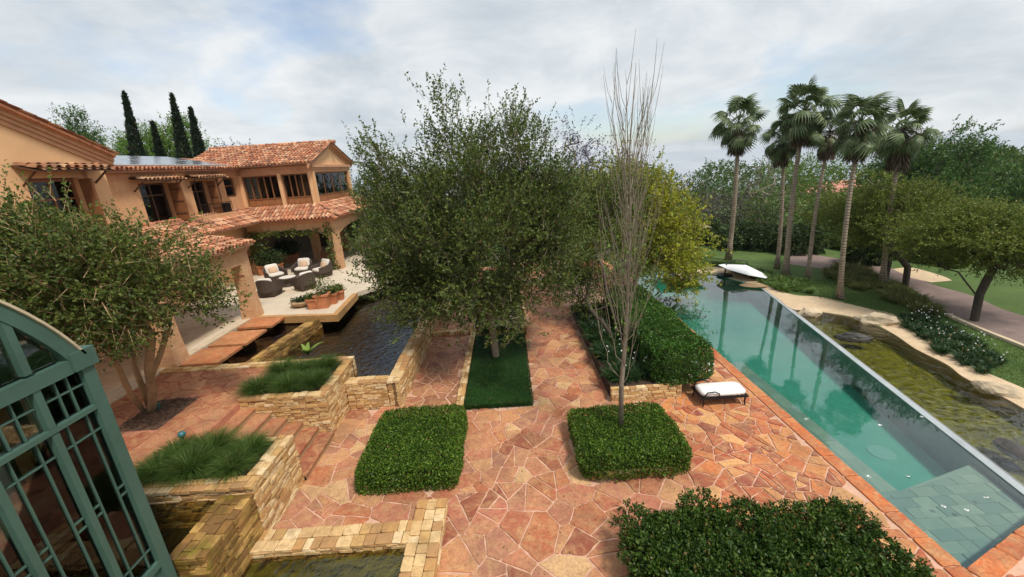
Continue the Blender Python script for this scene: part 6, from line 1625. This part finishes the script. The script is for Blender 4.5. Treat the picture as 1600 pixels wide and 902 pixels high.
# climbing vine on the annex pier and arch
vn = thing('climbing_vine', 'climbing vine trailing over the arch and pier of the annex loggia', 'vine', (-10.6, 24.1, ZT))
P = np.concatenate([np.column_stack([rng.normal(-10.5, 0.10, 90), np.full(90, 24.1), rng.uniform(ZT, ZL - 0.4, 90)]), np.column_stack([rng.uniform(-15, -10.3, 150), np.full(150, 24.12), ZL - 0.66 - np.abs(rng.randn(150)) * 0.16]), np.column_stack([rng.normal(-14.7, 0.3, 200), np.full(200, 23.9), rng.uniform(2.0, 3.6, 200)])])
V, F = sprigs(P, unit(rng.randn(len(P), 3) + np.array([0, -.6, -.4])), 0.2, 5, 0.11, 0.08); npart('foliage', V, F, 'leaf_left', vn, stuff=True)
part('stem', MB().tube([(-10.55, 24.1, ZT), (-10.5, 24.1, 2.2), (-10.6, 24.08, 3.2), (-11.4, 24.08, 3.75)], [0.05, 0.045, 0.04, 0.02], 6), 'bark_brown', vn)
# sun lounger
L0 = thing('sun_lounger', 'dark framed sun lounger with white cushion beside the tall hedge', 'sun lounger', (5.42, 9.72, 0.02)); L0.scale = (0.80, 0.95, 1.0)
fm = MB(); fm.box(-.78, .78, -.33, -.28, .24, .29); fm.box(-.78, .78, .28, .33, .24, .29); fm.box(.73, .78, -.28, .28, .24, .29); fm.box(-.78, -.73, -.28, .28, .24, .29)
part('frame', fm, 'iron', L0, False)
for sx in (-.7, .7):
    for sy in (-.3, .3): part('leg', MB().tube([(sx, sy, 0), (sx * 0.97, sy, .14), (sx, sy, .25)], [.02, .025, .028], 8), 'iron', L0, False)
for sy in (-.33, .33): part('arm', MB().tube([(-.72, sy, .28), (-.6, sy, .44), (-.35, sy, .46), (-.2, sy, .40), (-.18, sy, .28)], [.018] * 5, 6), 'iron', L0, False)
for i in range(9): part('slat', MB().box(-.7 + .16 * i, -.62 + .16 * i, -.28, .28, .262, .282), 'iron', L0, False)
part('cushion', rbox(MB(), .02, 0, .345, 1.5, .60, .12), 'cushion_white', L0, False, True)
# cantilever parasol
Yu = 21.2; ua = atY(1163, 411, Yu); ul = atY(1128, 417, Yu); ur = atY(1197, 429, Yu); uc = (ul + ur) / 2; Rr = np.linalg.norm(ur - ul) / 2
U = thing('parasol', 'white cantilever parasol with curved arm at the pool corner', 'parasol', (ul[0] + 0.35, Yu + 0.3, -0.02))
ca = MB(); ex = unit(ur - ul); ey = np.array([0, 1.0, 0.0]); ez = unit(np.cross(ex, ey)); apex = uc + ez * 0.32
ring = [uc + (ex * math.cos(2 * math.pi * k / 8 + .39) + ey * math.sin(2 * math.pi * k / 8 + .39)) * Rr * 1.03 for k in range(8)]
for k in range(8):
    p0, p1 = ring[k], ring[(k + 1) % 8]; sag = (p0 + p1) / 2 * 0.96 + uc * 0.04
    m = MB(); d_ = -ez * 0.03; m.add([apex, p0, p1, apex + d_, p0 + d_, p1 + d_], [(0, 1, 2), (5, 4, 3), (1, 4, 5, 2), (0, 3, 4, 1), (2, 5, 3, 0)]); part('canopy_panel', m, 'canvas', U)
    part('rib', MB().tube([tuple(apex - ez * 0.06), tuple(p0 - ez * 0.05)], [.015, .01], 5), 'iron', U)
mast = np.array([ul[0] + 0.35, Yu + 0.3, 0.0])
part('mast', MB().tube([tuple(mast), tuple(mast + np.array([0, 0, uc[2] * 0.5])), tuple(mast + np.array([0.05, 0, uc[2] + 0.35])), tuple((mast + apex) / 2 * np.array([1, 1, 0]) + np.array([0, 0, apex[2] + 0.28])), tuple(apex + ez * 0.2), tuple(apex - ez * 0.03)], [.04, .04, .035, .03, .03, .03], 8), 'iron', U)
part('base', MB().lathe([(.4, 0), (.4, .06), (.05, .09)], (mast[0], mast[1], -0.02), 16), 'iron', U)
# thatched shelter beyond the pool
s0 = bp(1088, 402, -0.03); S_ = thing('thatched_shelter', 'small open shelter with thatched roof on wooden posts beyond the pool', 'shelter', (s0[0], s0[1], -0.03))
zt3 = atY(1088, 352, s0[1])[2]
for dx, dy in ((0, 0), (-1.9, 0.2), (0, 1.9), (-1.9, 2.1)): part('post', MB().tube([(s0[0] + dx, s0[1] + dy, -0.05), (s0[0] + dx, s0[1] + dy, zt3)], [.11, .1], 8), 'bark_brown', S_)
part('roof', MB().add([(s0[0] - 2.5, s0[1] - .6, zt3 - .1), (s0[0] + .6, s0[1] - .6, zt3 - .1), (s0[0] + .6, s0[1] + 2.6, zt3 - .1), (s0[0] - 2.5, s0[1] + 2.6, zt3 - .1), (s0[0] - 1.3, s0[1] + 1, zt3 + .55), (s0[0] - .6, s0[1] + 1, zt3 + .55)], [(3, 2, 1, 0), (0, 1, 5, 4), (1, 2, 5), (2, 3, 4, 5), (3, 0, 4)]), 'thatch', S_)
# garden orb, spotlight, stone lamp
p = atY(284, 679, 7.75); t = thing('garden_orb', 'teal glazed ball on a stake in the grass planter', 'ornament', (p[0], 7.6, 1.16))
p = atY(284, 679, 7.6); part('ball', MB().lathe([(0.005, -.075), (.045, -.06), (.07, -.03), (.075, 0), (.07, .03), (.045, .06), (.005, .075)], tuple(p), 16), 'teal_ball', t, True, True)
part('stake', MB().tube([(p[0], 7.6, 1.16), (p[0], 7.6, p[2] - .07)], [.012, .012], 6), 'iron', t)
p = bp(247, 640, ZT); t = thing('spotlight', 'small dark green spotlight at the foot of the multi stemmed tree', 'lamp', (p[0], p[1], ZT))
part('body', MB().lathe([(.05, 0), (.07, .05), (.08, .16), (.07, .17), (.01, .15)], tuple(p), 12), 'metal_green', t); part('spike', MB().tube([(p[0], p[1], ZT - .05), (p[0], p[1], ZT + .02)], [.02, .02], 6), 'iron', t)
# fallen petals floating on the pool
for i, (px, py) in enumerate(((1260, 655), (1358, 745), (1440, 652), (1474, 792), (1541, 778), (1510, 798), (1418, 745), (1375, 665))):
    p = bp(px, py, -0.05); V, F = leaves(np.tile(p, (5, 1)), unit(np.column_stack([np.cos(np.arange(5) * 1.25), np.sin(np.arange(5) * 1.25), np.full(5, .25)])), 0.05, 0.035)
    tag(link('floating_flower', np_mesh('floating_flower', V, F), 'petal'), 'small white flower floating on the pool', 'flower', 'flowers floating on the pool')
# far house among the trees
h0 = atY(1290, 336, 62); zb = gz(h0[0], 62) - 2.6; t = thing('far_house', 'small far white house with pink roof seen between palm trunks', 'house', (h0[0], 62, zb))
part('wall', MB().box(h0[0] - 4, h0[0] + 4, 60, 66, zb, zb + 2.6), 'roof_white', t)
part('roof', MB().add([(h0[0] - 4.6, 59.4, zb + 2.6), (h0[0] + 4.6, 59.4, zb + 2.6), (h0[0] + 4.6, 66.6, zb + 2.6), (h0[0] - 4.6, 66.6, zb + 2.6), (h0[0] - 4.6, 63, zb + 4), (h0[0] + 4.6, 63, zb + 4)], [(3, 2, 1, 0), (0, 1, 5, 4), (2, 3, 4, 5), (1, 2, 5), (3, 0, 4)]), 'field_roof', t)
for i in range(3): part('window', MB().box(h0[0] - 3 + 2.2 * i, h0[0] - 2 + 2.2 * i, 59.95, 59.99, zb + 1, zb + 2.1), 'wood_dark', t)

# ================================================================== HAZE (the air over the valley)
hz = link('haze', MB().box(-4200, 4200, -4150, 4200, gz(0, 4015) - 12, 18.0).mesh('haze'), 'haze'); hz['kind'] = 'stuff'; hz['label'] = 'thin bluish air over the far valley'; hz['category'] = 'haze'

# fallen leaves on the paving
nl = 420; P2 = []
while len(P2) < nl:
    x, y = random.uniform(-4.6, 6.3), random.uniform(5.0, 17)
    if y > 10.3 and not (0.5 < x < 2.5 or -3.2 < x < -1.9): continue
    if -3.6 < x < -1.4 and 6.9 < y < 9.6 or 1.1 < x < 3.6 and 6.9 < y < 9.0 or x < -1.5 and y < 6.7: continue
    P2.append((x, y, 0.032))
a = rng.uniform(0, 6.28, nl); D = np.column_stack([np.cos(a), np.sin(a), rng.uniform(0, 0.12, nl)])
V, F = leaves(np.array(P2), unit(D), 0.035 + 0.03 * rng.rand(nl), 0.02, 0.08, np.tile([0, 0, 1.0], (nl, 1)))
leaf_mat('fallen_leaf', [lin(96, 78, 44), lin(130, 104, 58), lin(84, 92, 44), lin(110, 70, 44)], 0.1, 0.8, 0.1)
o = link('fallen_leaves', np_mesh('fallen_leaves', V, F), 'fallen_leaf'); o['kind'] = 'stuff'; o['label'] = 'small dry leaves scattered over the flagstones'; o['category'] = 'leaves'
